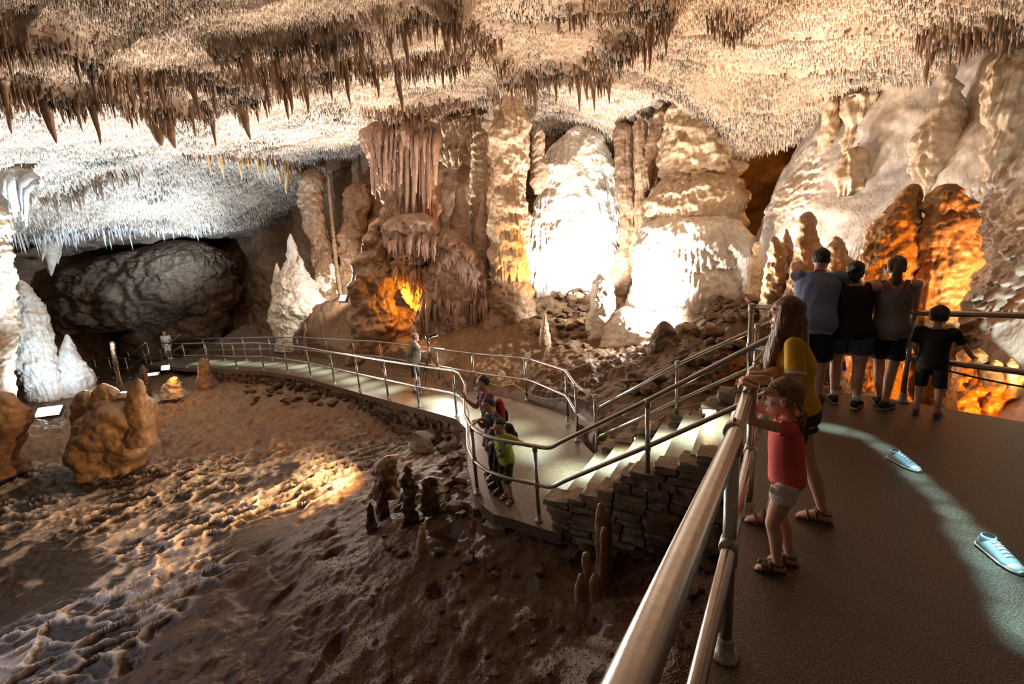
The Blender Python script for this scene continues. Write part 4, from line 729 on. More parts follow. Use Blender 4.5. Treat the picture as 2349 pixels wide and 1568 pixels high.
# ------------------------------------------------------------------ walkway, platform, steps
def slab(name, P, zf, thick, m):
    bm = bmesh.new(); Q = []
    P = [np.asarray(p, float) for p in P]
    for a, b in zip(P, P[1:] + P[:1]):
        n = max(1, int(np.hypot(*(b - a)) / 0.5))
        for i in range(n): Q.append(a + (b - a) * i / n)
    tri = geometry.tessellate_polygon([[Vector((p[0], p[1], 0)) for p in Q]])
    t = [bm.verts.new((p[0], p[1], zf(p[1]))) for p in Q]; d = [bm.verts.new((p[0], p[1], zf(p[1]) - thick)) for p in Q]
    for f in tri:
        bm.faces.new([t[i] for i in f]); bm.faces.new([d[i] for i in f[::-1]])
    n = len(Q)
    for i in range(n): bm.faces.new((t[i], t[(i + 1) % n], d[(i + 1) % n], d[i]))
    bmesh.ops.recalc_face_normals(bm, faces=bm.faces)
    me = bpy.data.meshes.new(name); bm.to_mesh(me); bm.free(); me.materials.append(m); return link(name, me)
tag(slab('walkway_floor', list(WALK), z_walk, 0.16, M_walk), kind='structure')
PLAT = [(-0.35, -1.0), (0.16, 0.73), (0.76, 1.72), (1.49, 2.93), (2.28, 4.02), (2.42, 4.42), (3.10, 5.42), (3.45, 5.32), (3.72, 5.12), (4.02, 4.92), (4.3, 4.64), (4.5, 4.36), (4.85, 3.92), (5.3, 3.1), (5.6, 2.0), (5.6, -1.0)]
tag(slab('platform_floor', PLAT, lambda y: 0.0, 0.22, M_conc), kind='structure')
NV = np.array([0.86, -0.51]); TV = np.array([0.51, 0.86])
def st(o, t, z): q = NV * o + TV * t; return np.array([q[0], q[1], z])
MST = np.array([[NV[0], TV[0], 0], [NV[1], TV[1], 0], [0, 0, 1.0]])
RISE, TREAD, O0 = 1.65 / 8, 0.335, -2.41
steps = empty('stairs', st(O0, 5.7, -1.65)); tag(steps, 'wet concrete stairs climbing from the lower landing to the platform', 'stairs')
sp = Vector(steps.location)
for k in range(1, 8):
    o0 = O0 + TREAD * (k - 1); zt = -1.65 + RISE * k
    mb = MB().box(st(o0 + TREAD / 2 + 0.015, 5.73, zt - RISE / 2 - 0.06), (TREAD / 2 + 0.015, 0.83, RISE / 2 + 0.06), MST)
    me = modded(mb.mesh('step', M_step, False), ('BEVEL', dict(width=0.012, segments=2)))
    me.polygons.foreach_set('use_smooth', np.zeros(len(me.polygons), bool)); link('step', me, steps, -sp)
# ------------------------------------------------------------------ dry stone
def stone(mb, c, h, M=None, seed=0, rnd=0.14):
    """an irregular block: a box cut into a small grid, rounded and roughened"""
    g = np.linspace(-1, 1, 5); V = []; Q = []
    for ax in range(3):
        for sg in (-1, 1):
            a, b = np.meshgrid(g, g, indexing='ij'); p = np.zeros((5, 5, 3)); p[..., ax] = sg; p[..., (ax + 1) % 3] = a * sg; p[..., (ax + 2) % 3] = b
            o = sum(map(len, V)); V.append(p.reshape(-1, 3)); Q.append(grid_faces(5, 5) + o)
    V = np.concatenate(V); r = np.linalg.norm(V, axis=1)[:, None]
    V = V * (1 - rnd * (r - 1)); h = np.asarray(h, float)
    nz = np.stack([fbm(V[:, 0] * 1.3 + seed, V[:, 1] * 1.3, V[:, 2] * 1.3 + i * 9, 2) for i in range(3)], 1)
    V = (V + (0.22 + 0.3 * (rnd > 0.2)) * nz) * h
    if M is not None: V = V @ np.asarray(M).T
    mb.add(V + np.asarray(c), np.concatenate(Q))
def course_wall(name, label, o0, o1, tc, depth, ztop, zbot, hs=(0.08, 0.13), ls=(0.18, 0.42), cap=True):
    mb = MB(); z = zbot; row = 0
    while z < 0.5:
        h = random.uniform(*hs); o = o0 + random.uniform(-0.1, 0.05)
        while o < o1:
            L = random.uniform(*ls); mid = o + L / 2
            if z + h * 0.75 < ztop(mid) and z + h > zbot:
                stone(mb, st(mid, tc + random.uniform(-0.03, 0.03), z + h / 2), (L / 2 * 0.97, depth / 2 * random.uniform(0.9, 1.05), h / 2 * random.uniform(0.93, 1.0)), MST, random.uniform(0, 99))
            o += L
        z += h; row += 1
    return tag(mb.build(name, M_stone, None, False), label, 'wall')
course_wall('stone_wall', 'stepped dry stone wall along the near side of the stairs', -2.42, 0.05, 4.86, 0.34, lambda o: -1.36 + 0.60 * max(0, (o + 2.42)) if o < -0.9 else -0.42 + 0.3 * (o + 0.9), -2.25)
course_wall('stone_wall', 'low stepped stone wall with lamps along the far side of the stairs', -2.35, 0.5, 6.72, 0.36, lambda o: -1.42 + 0.61 * (o + 2.41), -1.95, (0.12, 0.18), (0.25, 0.45))
# rubble retaining wall under the walkway edge
mb = MB()
E = np.concatenate([near_w[3:, :2], land[:8]])
L = np.concatenate([[0], np.cumsum(np.linalg.norm(np.diff(E, axis=0), axis=1))]); s = 0.2
while s < L[-1]:
    x = np.interp(s, L, E[:, 0]); y = np.interp(s, L, E[:, 1]); z1 = float(z_walk(y)) - 0.15; z = z1
    while z > fl(x - 0.25, y - 0.35) - 0.1 and z > z1 - 0.9:
        h = random.uniform(0.08, 0.17); w_ = random.uniform(0.10, 0.2); a = random.uniform(0, 3)
        M = np.array([[math.cos(a), -math.sin(a), 0], [math.sin(a), math.cos(a), 0], [0, 0, 1]])
        d = (z1 - z) * 0.25
        stone(mb, (x + 0.04 - d * 0.6 + random.uniform(-0.05, 0.05), y + 0.06 - d + random.uniform(-0.05, 0.05), z - h / 2), (w_, w_ * 0.8, h / 2 * 1.1), M, random.uniform(0, 99)); z -= h
    s += random.uniform(0.2, 0.34)
tag(mb.build('rubble_wall', mat('rubble', (0.19, 0.12, 0.07), 0.7, col2=(0.09, 0.058, 0.035), nscale=4, bump=0.8, bscale=14), None, False), 'rough rubble wall carrying the basin side of the walkway', 'wall')

# ------------------------------------------------------------------ handrails
def smooth_path(P, r=0.12, n=5):
    P = [np.asarray(p, float) for p in P]; out = [P[0]]
    for a, b, c in zip(P[:-2], P[1:-1], P[2:]):
        u = a - b; v = c - b; d = min(r, np.linalg.norm(u) * 0.45, np.linalg.norm(v) * 0.45)
        p0 = b + u / np.linalg.norm(u) * d; p2 = b + v / np.linalg.norm(v) * d
        for t in np.linspace(0, 1, n): out.append((1 - t) ** 2 * p0 + 2 * t * (1 - t) * b + t * t * p2)
    out.append(P[-1]); return np.array(out)
POSTS = {}
def post_parts(parent, base, H, R, midh, big=False):
    """a post with its floor flange and the two clamps that hold the rails; meshes are shared by equal posts"""
    key = (round(H, 2), R, round(midh, 2))
    if key not in POSTS:
        P = MB().tube([(0, 0, 0), (0, 0, H * 0.5), (0, 0, H)], R, 16).mesh('post', M_alu)
        Fm = MB().loft([(0, 0, 0), (0, 0, 0.006), (0, 0, 0.018), (0, 0, 0.022), (0, 0, 0.09), (0, 0, 0.1)], [R * 2.1, R * 2.15, R * 2.0, R * 1.35, R * 1.3, R * 1.1], n=18).mesh('base_flange', M_fit)
        cl = MB().tube([(0, 0, -0.05), (0, 0, -0.045), (0, 0, 0.045), (0, 0, 0.05)], [R * 1.15, R * 1.32, R * 1.32, R * 1.15], 16).mesh('rail_clamp', M_fit)
        POSTS[key] = (P, Fm, cl)
    P, Fm, cl = POSTS[key]
    p = link('post', P, parent, Vector(base) - parent.location)
    link('base_flange', Fm, p); link('rail_clamp', cl, p, (0, 0, midh)); link('rail_clamp', cl, p, (0, 0, H - 0.03))
def handrail(label, posts, top, midr, R=0.027, group=None, H=None):
    org = Vector(posts[0][0]); root = empty('handrail', org); tag(root, label, 'handrail', group)
    o = np.array(org)
    for P, nm in ((top, 'top_rail'), (midr, 'mid_rail')):
        if P is None: continue
        MB().tube(smooth_path(P) - o, R, 14).build(nm, M_alu, root)
    for b, h, mh in posts: post_parts(root, b, h, R * 0.95, mh)
    return root
up = lambda p, h: np.array([p[0], p[1], p[2] + h])
W = lambda q: (lambda p: np.array([p[0], p[1], float(z_walk(p[1]))]))(onwalk(*q))
nb = [W(q) for q in [(348, 834), (387, 837), (430, 842), (481, 841), (544, 846), (606, 847), (661, 855), (713.5, 865), (768, 881), (826, 897), (891, 914), (961.6, 932.6), (1048.5, 954.7)]]
nb += [np.array([-0.67, 6.18, -1.65]), np.array([0.20, 5.40, -1.65]), np.array([1.43, 4.68, -0.86])]
bend = [np.array([-1.12, 9.0, -1.66]), np.array([-0.93, 8.2, -1.65]), np.array([-0.86, 7.2, -1.65]), np.array([-0.80, 6.6, -1.65])]
bow = [np.array([-0.50, 5.88, -1.65]), np.array([-0.20, 5.62, -1.65])]
sts = [np.array([0.38, 5.26, -1.63]), np.array([0.52, 5.2, -1.52])]
end = [np.array([2.46, 4.07, -0.06]), np.array([1.66, 2.98, 0.0])]
path = nb[:13] + bend + [nb[13]] + bow + [nb[14]] + sts + [nb[15]] + end
mp = [up(p, 0.53) for p in path]; tp = [up(p, 1.07) for p in path]
handrail('long handrail on the basin side of the walkway, curving round the landing', [(p, 1.07, 0.53) for p in nb], tp, mp)
fb = [W(q) for q in [(467 + 8, 826), (517, 826), (566, 826), (625, 826), (690, 829), (757, 838), (818, 845), (879, 851), (1009, 878), (1090, 896), (1209, 917)]]
fb += [np.array([1.03, 8.72, -1.66]), np.array([1.08, 7.75, -1.65])]
q1 = np.array([1.28, 6.99, -1.65])
path = [W((424, 826))] + fb[:11] + [W((1224, 922))] + fb[11:] + [q1]
handrail('handrail on the wall side of the walkway, ending at the foot of the stairs', [(p, 1.07, 0.53) for p in fb] + [(q1, 1.12, 0.53)], [up(p, 1.07) for p in path], [up(p, 0.53) for p in path])
q2 = np.array([2.37, 6.34, -0.97]); q3 = np.array([3.22, 5.82, -0.35])
handrail('sloping handrail on the far side of the stairs, rising behind the girl with long hair', [(q2, 1.10, 0.50), (q3, 1.06, 0.50)],
         [q1 + [0.03, -0.02, 0.90], q2 + [0, 0, 1.06], q3 + [0, 0, 1.02], q3 + [0.25, -0.15, 1.18]], [q1 + [0.03, -0.02, 0.40], q2 + [0, 0, 0.50], q3 + [0, 0, 0.50], q3 + [0.25, -0.15, 0.66]])
# near rail of the platform
P0, P1, P2 = np.array([0.12, 0.46, 1.45]), np.array([0.86, 1.70, 0.0]), np.array([1.58, 2.86, 0.0])
T1 = at(1690, 985, 1.93); T2 = up(P2, 1.05); T0 = at(1445, 1568, 0.565)
Lw1 = at(1664, 1293, 1.93); Lw0 = at(1598, 1568, 1.50); Lw2 = up(P2, 0.5)
P1 = np.array([T1[0] - 0.012, T1[1], 0.0])
root = empty('handrail', P1); tag(root, 'big aluminium handrail in the foreground at the platform edge', 'handrail')
MB().tube(np.array([T0 + (T0 - T1) * 0.9, T0, T1, T2, end[0] * 0 + up(end[0], 1.07)]) - P1, 0.030, 24).build('top_rail', M_alu, root)
MB().tube(np.array([Lw0 + (Lw0 - Lw1) * 2.2, Lw0, Lw1, Lw2, up(end[0], 0.53)]) - P1, 0.030, 24).build('mid_rail', M_alu, root)
for b, tz, lz, dirv in ((P1, T1[2], Lw1[2], T1 - T0), (P2, T2[2], Lw2[2], T2 - T1)):
    p = MB().tube([(0, 0, 0), (0, 0, 0.5), (0, 0, tz - 0.03)], 0.029, 24).build('post', M_alu, root, True, Vector(b - P1))
    MB().loft([(0, 0, 0), (0, 0, 0.01), (0, 0, 0.022), (0, 0, 0.03), (0, 0, 0.10), (0, 0, 0.11)], [0.066, 0.068, 0.062, 0.041, 0.039, 0.033], n=28).build('base_flange', M_fit, p)
    for zc in (lz, tz):
        d = dirv / np.linalg.norm(dirv)
        mb = MB().tube([d * -0.055, d * -0.05, d * 0.05, d * 0.055], [0.035, 0.040, 0.040, 0.035], 24).tube([(0, 0, -0.11), (0, 0, -0.105), (0, 0, -0.03), (0, 0, 0)], [0.034, 0.037, 0.037, 0.036], 24)
        mb.tube([(0, 0, 0.02), (0, 0, 0.05), (0, 0, 0.055)], [0.009, 0.009, 0.005], 8)
        mb.build('rail_clamp', M_fit, p, True, (0, 0, zc))
# back rail of the platform
bk = [np.array([2.95, 5.48, 0.0]), np.array([3.62, 5.14, 0.0]), np.array([4.22, 4.66, 0.0]), np.array([4.72, 3.97, 0]), np.array([5.15, 3.1, 0])]
bz = [1.02, 1.0, 0.985, 1.03, 1.05]
handrail('handrail across the back of the platform where the family leans', [(bk[2], 1.0, 0.50), (bk[0], 1.04, 0.52), (bk[4], 1.08, 0.52)], [up(p, h) for p, h in zip(bk, bz)], [up(p, 0.5) for p in bk], 0.030)
# far flight of steps on the left
def yo(u, v, y): return ony(u, v, y)
fl_b = [yo(227, 866, 23.4), yo(261, 868, 23.0), yo(299, 868, 22.6)]
tpp = [yo(196, 838, 23.8), yo(215, 820, 23.4), yo(249, 820.5, 23.0), yo(290, 821, 22.6), yo(334, 785.5, nb[0][1])]
mpp = [yo(206, 862, 23.8), yo(222, 844, 23.4), yo(255, 844.5, 23.0), yo(300, 844.5, 22.6), yo(340, 811, nb[0][1])]
handrail('handrail of the lower steps at the far left, basin side', [(b, t[2] - b[2], m_[2] - b[2]) for b, t, m_ in zip(fl_b, tpp[1:4], mpp[1:4])], tpp, mpp, 0.03)
fb2 = [yo(276, 852, 25), yo(302, 842, 24.2), yo(336, 832, 23.6), yo(373, 825, 23.0)]
tpp = [yo(262, 827, 25.4), yo(270, 821, 25), yo(291, 803, 24.2), yo(329, 802, 23.6), yo(371, 802, 23.0), yo(414, 767, 22.3)]
mpp = [yo(268, 842, 25.4), yo(276, 838, 25), yo(297, 826, 24.2), yo(333, 825.5, 23.6), yo(372, 824, 23.0), yo(418, 792, 22.3)]
handrail('handrail of the lower steps at the far left, wall side', [(b, t[2] - b[2], max(0.2, m_[2] - b[2])) for b, t, m_ in zip(fb2, tpp[1:5], mpp[1:5])], tpp, mpp, 0.03)
fs = empty('stairs', fl_b[2]); tag(fs, 'lower flight of concrete steps at the far left beyond the walkway', 'stairs')
A = np.array([nb[0], yo(385, 822, 23.2)]); B = np.array([fl_b[2], yo(302, 842, 24.2)])
A[1][2] = A[0][2]; B[1][2] = B[0][2]
for k in range(6):
    f0, f1 = k / 6, (k + 1) / 6; z = A[0][2] + (B[0][2] - A[0][2]) * f1
    a0, a1 = A[0] + (B[0] - A[0]) * f0, A[0] + (B[0] - A[0]) * f1; b0, b1 = A[1] + (B[1] - A[1]) * f0, A[1] + (B[1] - A[1]) * f1
    V = np.array([[p[0], p[1], zz] for zz in (z, z - 0.5) for p in (a0, a1, b1, b0)]) - np.array(fl_b[2])
    MB().add(V, [[0, 1, 2, 3], [7, 6, 5, 4], [0, 4, 5, 1], [1, 5, 6, 2], [2, 6, 7, 3], [3, 7, 4, 0]]).build('step', M_walk, fs, False)
c = [yo(299, 869, 22.5), yo(200, 868, 23.8), yo(230, 856, 26), yo(303, 843, 24.3)]
tag(slab('walkway_floor', [p[:2] for p in c], lambda y: float(fl_b[1][2]), 0.3, M_walk), kind='structure')
# rope tied along the stair rail
M_rope = mat('yellow_rope', (0.55, 0.40, 0.08), 0.7)
rp = []
A, B = q1 + np.array([0.05, -0.05, 0.33]), q3 + np.array([0.1, -0.05, 0.52])
for t in np.linspace(0, 1, 60):
    rp.append(A + (B - A) * t + np.array([0, 0, -0.13 * abs(math.sin(t * math.pi * 2)) - 0.01]))
tag(MB().tube(rp, 0.009, 8).build('rope', M_rope), 'yellow rope slung below the far stair handrail', 'rope')
rp = [up(fb[9], 0.5) + (up(fb[11], 0.5) - up(fb[9], 0.5)) * t + np.array([0.02, -0.02, -0.16 * abs(math.sin(t * math.pi * 2))]) for t in np.linspace(0, 1, 50)]
tag(MB().tube(rp, 0.008, 8).build('rope', M_rope), 'thin yellow rope slung below the walkway rail near the landing', 'rope')
rp = [up(bk[2], 0.49) + (up(bk[4], 0.5) - up(bk[2], 0.49)) * t + np.array([0.02, 0.02, -0.10 * math.sin(t * math.pi) - 0.02]) for t in np.linspace(0, 1, 40)]
tag(MB().tube(rp, 0.009, 8).build('cable', M_black), 'dark cable hanging below the back rail at the right', 'cable')
rp = [up(W((424, 826)), 0.86) + (up(fb[7], 0.9) - up(W((424, 826)), 0.86)) * t + np.array([0, 0, 0]) for t in (0, 1)]
pts = [up(p, 0.93 - 0.12 * (i % 2)) + np.array([0, -0.03, 0]) for i, p in enumerate([W((424, 826))] + fb[:7])]
tag(MB().tube(smooth_path(pts, 0.8, 8), 0.010, 8).build('cable', mat('blue_cable', (0.12, 0.14, 0.35), 0.5)), 'blue cable looping along the far walkway rail', 'cable')

# ------------------------------------------------------------------ lamp fixtures
def floodlight(label, loc, aim, w, h, m_face, power, color, deg=150):
    loc = np.asarray(loc, float); d = np.asarray(aim, float) - loc; d /= np.linalg.norm(d)
    x = np.cross(d, (0, 0, 1.0)); x /= np.linalg.norm(x); y = np.cross(x, d); M = np.stack([x, y, d], 1)
    root = empty('floodlight', loc); tag(root, label, 'lamp')
    b = MB().box(-d * 0.05, (w / 2 + 0.02, h / 2 + 0.02, 0.05), M)
    me = modded(b.mesh('lamp_housing', M_hous, False), ('BEVEL', dict(width=0.012, segments=2))); link('lamp_housing', me, root)
    fr = MB()
    for sx, sy, hx, hy in ((0, 1, w / 2 + 0.02, 0.012), (0, -1, w / 2 + 0.02, 0.012), (1, 0, 0.012, h / 2 + 0.02), (-1, 0, 0.012, h / 2 + 0.02)):
        fr.box(d * 0.008 + x * sx * (w / 2 + 0.01) + y * sy * (h / 2 + 0.01), (hx, hy, 0.012), M)
    fr.build('lamp_rim', M_hous, root, False)
    MB().box(d * 0.004, (w / 2, h / 2, 0.003), M).build('lamp_glass', m_face, root, False)
    br = MB()
    for s in (-1, 1): br.tube([x * s * (w / 2 + 0.03) - d * 0.04, x * s * (w / 2 + 0.03) - d * 0.05 - np.array([0, 0, h * 0.6 + 0.05])], 0.008, 8)
    br.build('bracket', M_hous, root)
    if power:
        o = spot('floodlight_beam', loc + d * 0.03, loc + d, power, color, deg, 0.7, 0.05); o.parent = root; o.location = d * 0.03
def stairlamp(u, v, y, label, w, h, aim):
    p = ony(u, v, y); floodlight(label, p, p + np.array(aim), w, h, M_amber, 45, (1.0, 0.66, 0.32), 130)
stairlamp(1627, 942, 5.72, 'bright rectangular stair lamp on the far stone wall, the upper one', 0.17, 0.085, (-0.35, -0.8, -0.30))
stairlamp(1466, 1006, 6.55, 'rectangular stair lamp on the far stone wall, the lower one', 0.15, 0.07, (-0.35, -0.8, -0.22))
p = ony(112, 943, 15.7); floodlight('glaring bluish floodlight on the basin floor at the left', p, p + np.array([0.15, -0.55, 0.75]), 0.75, 0.42, M_cool, 0, COOL)
p = ony(787, 683, 19.2); floodlight('white floodlight lying on the back slope by the white stalagmite', p, p + np.array([-0.4, -0.7, 0.5]), 0.42, 0.30, M_white, 0, WHITE)
p = ony(380, 843, 19.0); floodlight('small white floodlight at the edge of the far walkway', p, p + np.array([0.1, -0.8, 0.4]), 0.34, 0.2, M_white, 40, WHITE)
p = ony(350, 858, 18.2); floodlight('low white lamp glinting on the basin floor behind the dark thin stalagmite', p, p + np.array([0.3, -0.8, 0.5]), 0.4, 0.12, M_white, 30, WHITE)

# ------------------------------------------------------------------ loose rocks and gravel
M_rocks = mat('loose_rock', (0.17, 0.10, 0.055), 0.75, col2=(0.085, 0.05, 0.028), nscale=6, bump=0.7, bscale=20)
M_pale = mat('pale_rock', (0.6, 0.55, 0.48), 0.6, col2=(0.42, 0.36, 0.3), nscale=6, bump=0.5, bscale=20)
RK = []
for i in range(7):
    mb = MB(); stone(mb, (0, 0, 0), (1, 0.8, 0.62), None, i * 7.7, 0.42); RK.append(mb.mesh('rock', M_rocks, True))
RKP = []
for i in range(3):
    mb = MB(); stone(mb, (0, 0, 0), (1, 0.9, 0.8), None, 55 + i * 5.7, 0.4); RKP.append(mb.mesh('rock', M_pale, True))
def rocks(region, n, s0, s1, label, group, flat=0.0, src=None):
    src = src or RK
    for i in range(n):
        u = random.uniform(region[0], region[2]); v = random.uniform(region[1], region[3])
        p = on_floor(u, v); s = random.uniform(s0, s1)
        if inside(p[0], p[1], WALK) or edge_dist(p[0], p[1], WALK) < 0.1: continue
        o = link('rock', random.choice(src), None, (p[0], p[1], fl(p[0], p[1]) + s * 0.22)); o.scale = (s, s, s * random.uniform(0.6, 1.0)); o.rotation_euler = (random.uniform(-0.4, 0.4), random.uniform(-0.4, 0.4), random.uniform(0, 6))
        tag(o, label, 'rock', group)
rocks((1290, 1225, 1640, 1300), 34, 0.05, 0.13, 'broken dark stone lying at the foot of the dry stone wall', 'broken stones at the foot of the stone wall')
rocks((1540, 1300, 1640, 1500), 30, 0.02, 0.06, 'small broken stone in the gravel seen between the foreground rails', 'broken stones between the foreground rails')
rocks((1010, 1060, 1090, 1190), 30, 0.05, 0.14, 'brown rubble stone on the bank left of the landing', 'rubble on the bank beside the landing')
rocks((930, 955, 1070, 1060), 16, 0.12, 0.32, 'large dark rock under the walkway edge left of the boys', 'large rocks under the walkway edge')
rocks((560, 865, 900, 930), 46, 0.08, 0.2, 'brown stone in the row at the foot of the walkway', 'stones along the foot of the walkway')
rocks((1400, 870, 1700, 900), 16, 0.08, 0.22, 'brown rock on the bank behind the stair handrail', 'rocks on the bank behind the stairs')
rocks((1560, 760, 1720, 870), 40, 0.08, 0.24, 'knobbly brown rock on the slope behind the girl with long hair', 'knobbly rocks on the slope behind the girl')
rocks((1240, 745, 1360, 800), 22, 0.08, 0.2, 'brown rock on the crest right of the column foot', 'rocks on the crest right of the column foot')
rocks((1230, 660, 1350, 740), 24, 0.08, 0.25, 'brown rock on the ground before the white wall', 'rocks before the white wall')
rocks((1290, 650, 1345, 685), 10, 0.12, 0.22, 'pale rock in the little heap under the white wall', 'pale rocks under the white wall', 0, RKP)
rocks((1620, 660, 1740, 740), 40, 0.08, 0.2, 'dark rock on the white lit ground left of the tan stalagmites', 'dark rocks on the white lit ground')
rocks((1830, 800, 1960, 910), 24, 0.06, 0.16, 'brown stone behind the legs of the man in blue', 'stones behind the back rail')
rocks((880, 1180, 1240, 1330), 30, 0.03, 0.08, 'small brown stone on the dark earth below the landing', 'small stones below the landing')
rocks((850, 1330, 1500, 1560), 40, 0.015, 0.05, 'small brown stone on the dark foreground earth', 'small stones on the foreground earth')
n = 9000
u = rng.uniform(700, 1640, n); v = rng.uniform(1240, 1600, n)
d = np.stack([ray(a, b) for a, b in zip(u, v)]); P = CAM + d * (-3.9 / d[:, 2])[:, None]
for _ in range(12):
    z = floor_z(P[:, 0], P[:, 1]); t = (0.5 * (z + P[:, 2]) - 2.0) / d[:, 2]; P = CAM + d * t[:, None]
z = floor_z(P[:, 0], P[:, 1]); oct_ = np.array([[1, 0, 0], [0, 1, 0], [-1, 0, 0], [0, -1, 0], [0, 0, 1], [0, 0, -1.0]])
sz = rng.uniform(0.003, 0.011, n)[:, None, None] * rng.uniform(0.5, 1.3, (n, 6, 1)); V = oct_[None] * sz; a = rng.uniform(0, 6, n); ca, sa = np.cos(a)[:, None], np.sin(a)[:, None]
V = np.stack([V[..., 0] * ca - V[..., 1] * sa + 0.3 * V[..., 2], V[..., 0] * sa + V[..., 1] * ca, V[..., 2] * 0.8], -1) + np.stack([P[:, 0], P[:, 1], z + 0.003], -1)[:, None]
T = np.array([[0, 1, 4], [1, 2, 4], [2, 3, 4], [3, 0, 4], [1, 0, 5], [2, 1, 5], [3, 2, 5], [0, 3, 5]])
T = (np.arange(n)[:, None, None] * 6 + T[None]).reshape(-1, 3); kc = rng.uniform(0.5, 1.6, n)[:, None, None] * np.array([0.24, 0.14, 0.075])
tag(link('gravel', np_mesh('gravel', V.reshape(-1, 3), T, M_straw, np.repeat(kc, 6, 1).reshape(-1, 3), False)), 'fine brown gravel scattered over the dark foreground earth', 'gravel', kind='stuff')
# ------------------------------------------------------------------ people
SKIN = {}
def skin_mat(tone): 
    if tone not in SKIN:
        c = {'fair': (0.56, 0.33, 0.235), 'tan': (0.54, 0.33, 0.225), 'rosy': (0.60, 0.34, 0.26)}[tone]
        SKIN[tone] = mat('skin_' + tone, c, 0.5, noise=0.08, nscale=6)
    return SKIN[tone]
M_eye = mat('eye_white', (0.8, 0.78, 0.74), 0.2); M_iris = mat('eye_iris', (0.05, 0.03, 0.02), 0.15); M_lip = mat('lips', (0.48, 0.20, 0.17), 0.45)
def ik(a, c, l1, l2, hint):
    a, c, hint = map(lambda q: np.asarray(q, float), (a, c, hint)); v = c - a; d = np.linalg.norm(v)
    if d > (l1 + l2) * 0.998: c = a + v / d * (l1 + l2) * 0.998; v = c - a; d = np.linalg.norm(v)
    u = v / d; x = (l1 * l1 - l2 * l2 + d * d) / (2 * d); h = math.sqrt(max(0, l1 * l1 - x * x))
    n = hint - u * (hint @ u); n /= np.linalg.norm(n) + 1e-9
    return a + u * x + n * h, c
def unit(v): v = np.asarray(v, float); return v / (np.linalg.norm(v) + 1e-9)
def lerp_path(P, R, n=6):
    P = np.asarray(P, float); t = np.arange(len(P)); q = np.linspace(0, len(P) - 1, (len(P) - 1) * n + 1)
    return np.stack([np.interp(q, t, P[:, i]) for i in range(3)], 1), np.interp(q, t, R)
def hand_into(mb, wr, d, n, s, curl, side=1, spread=0.1):
    """palm and five fingers: d points along the hand, n out of the palm"""
    d = unit(d); n = unit(np.asarray(n) - d * (np.asarray(n) @ d)); l = np.cross(d, n) * side
    mb.loft([wr - d * 0.02 * s, wr + d * 0.01 * s, wr + d * 0.045 * s, wr + d * 0.08 * s, wr + d * 0.095 * s], [0.024 * s, 0.028 * s, 0.038 * s, 0.040 * s, 0.034 * s], [0.022 * s, 0.020 * s, 0.016 * s, 0.014 * s, 0.010 * s], l, 14)
    for i, (o, L) in enumerate(((0.029, 0.070), (0.0095, 0.080), (-0.0095, 0.075), (-0.028, 0.058))):
        p = wr + d * 0.088 * s + l * o * s; P = [p - d * 0.02 * s, p]; dr = unit(d + l * o * spread * 20)
        a = 0.0
        for k, f in enumerate((0.45, 0.32, 0.23)):
            a += curl[k] * (1 + 0.08 * i); v = dr * math.cos(a) + n * math.sin(a); p = p + v * L * f * s; P.append(p)
        P, R = lerp_path(P, [0.0088 * s, 0.0092 * s, 0.0085 * s, 0.0078 * s, 0.0062 * s], 3); mb.tube(P, R, 10)
    p = wr + d * 0.03 * s + l * 0.026 * s; t = unit(d * 0.55 + l * 0.75 + n * 0.35); P = [p, p + t * 0.035 * s, p + t * 0.035 * s + unit(t + n * 0.8 + d * 0.4) * 0.03 * s]
    P.append(P[-1] + unit(d + n * 1.2) * 0.022 * s); P, R = lerp_path(P, [0.013 * s, 0.0108 * s, 0.0098 * s, 0.007 * s], 4); mb.tube(P, R, 10)
GRIP = (1.0, 1.15, 0.7); RELAX = (0.35, 0.4, 0.25); FLAT = (0.25, 0.25, 0.15)
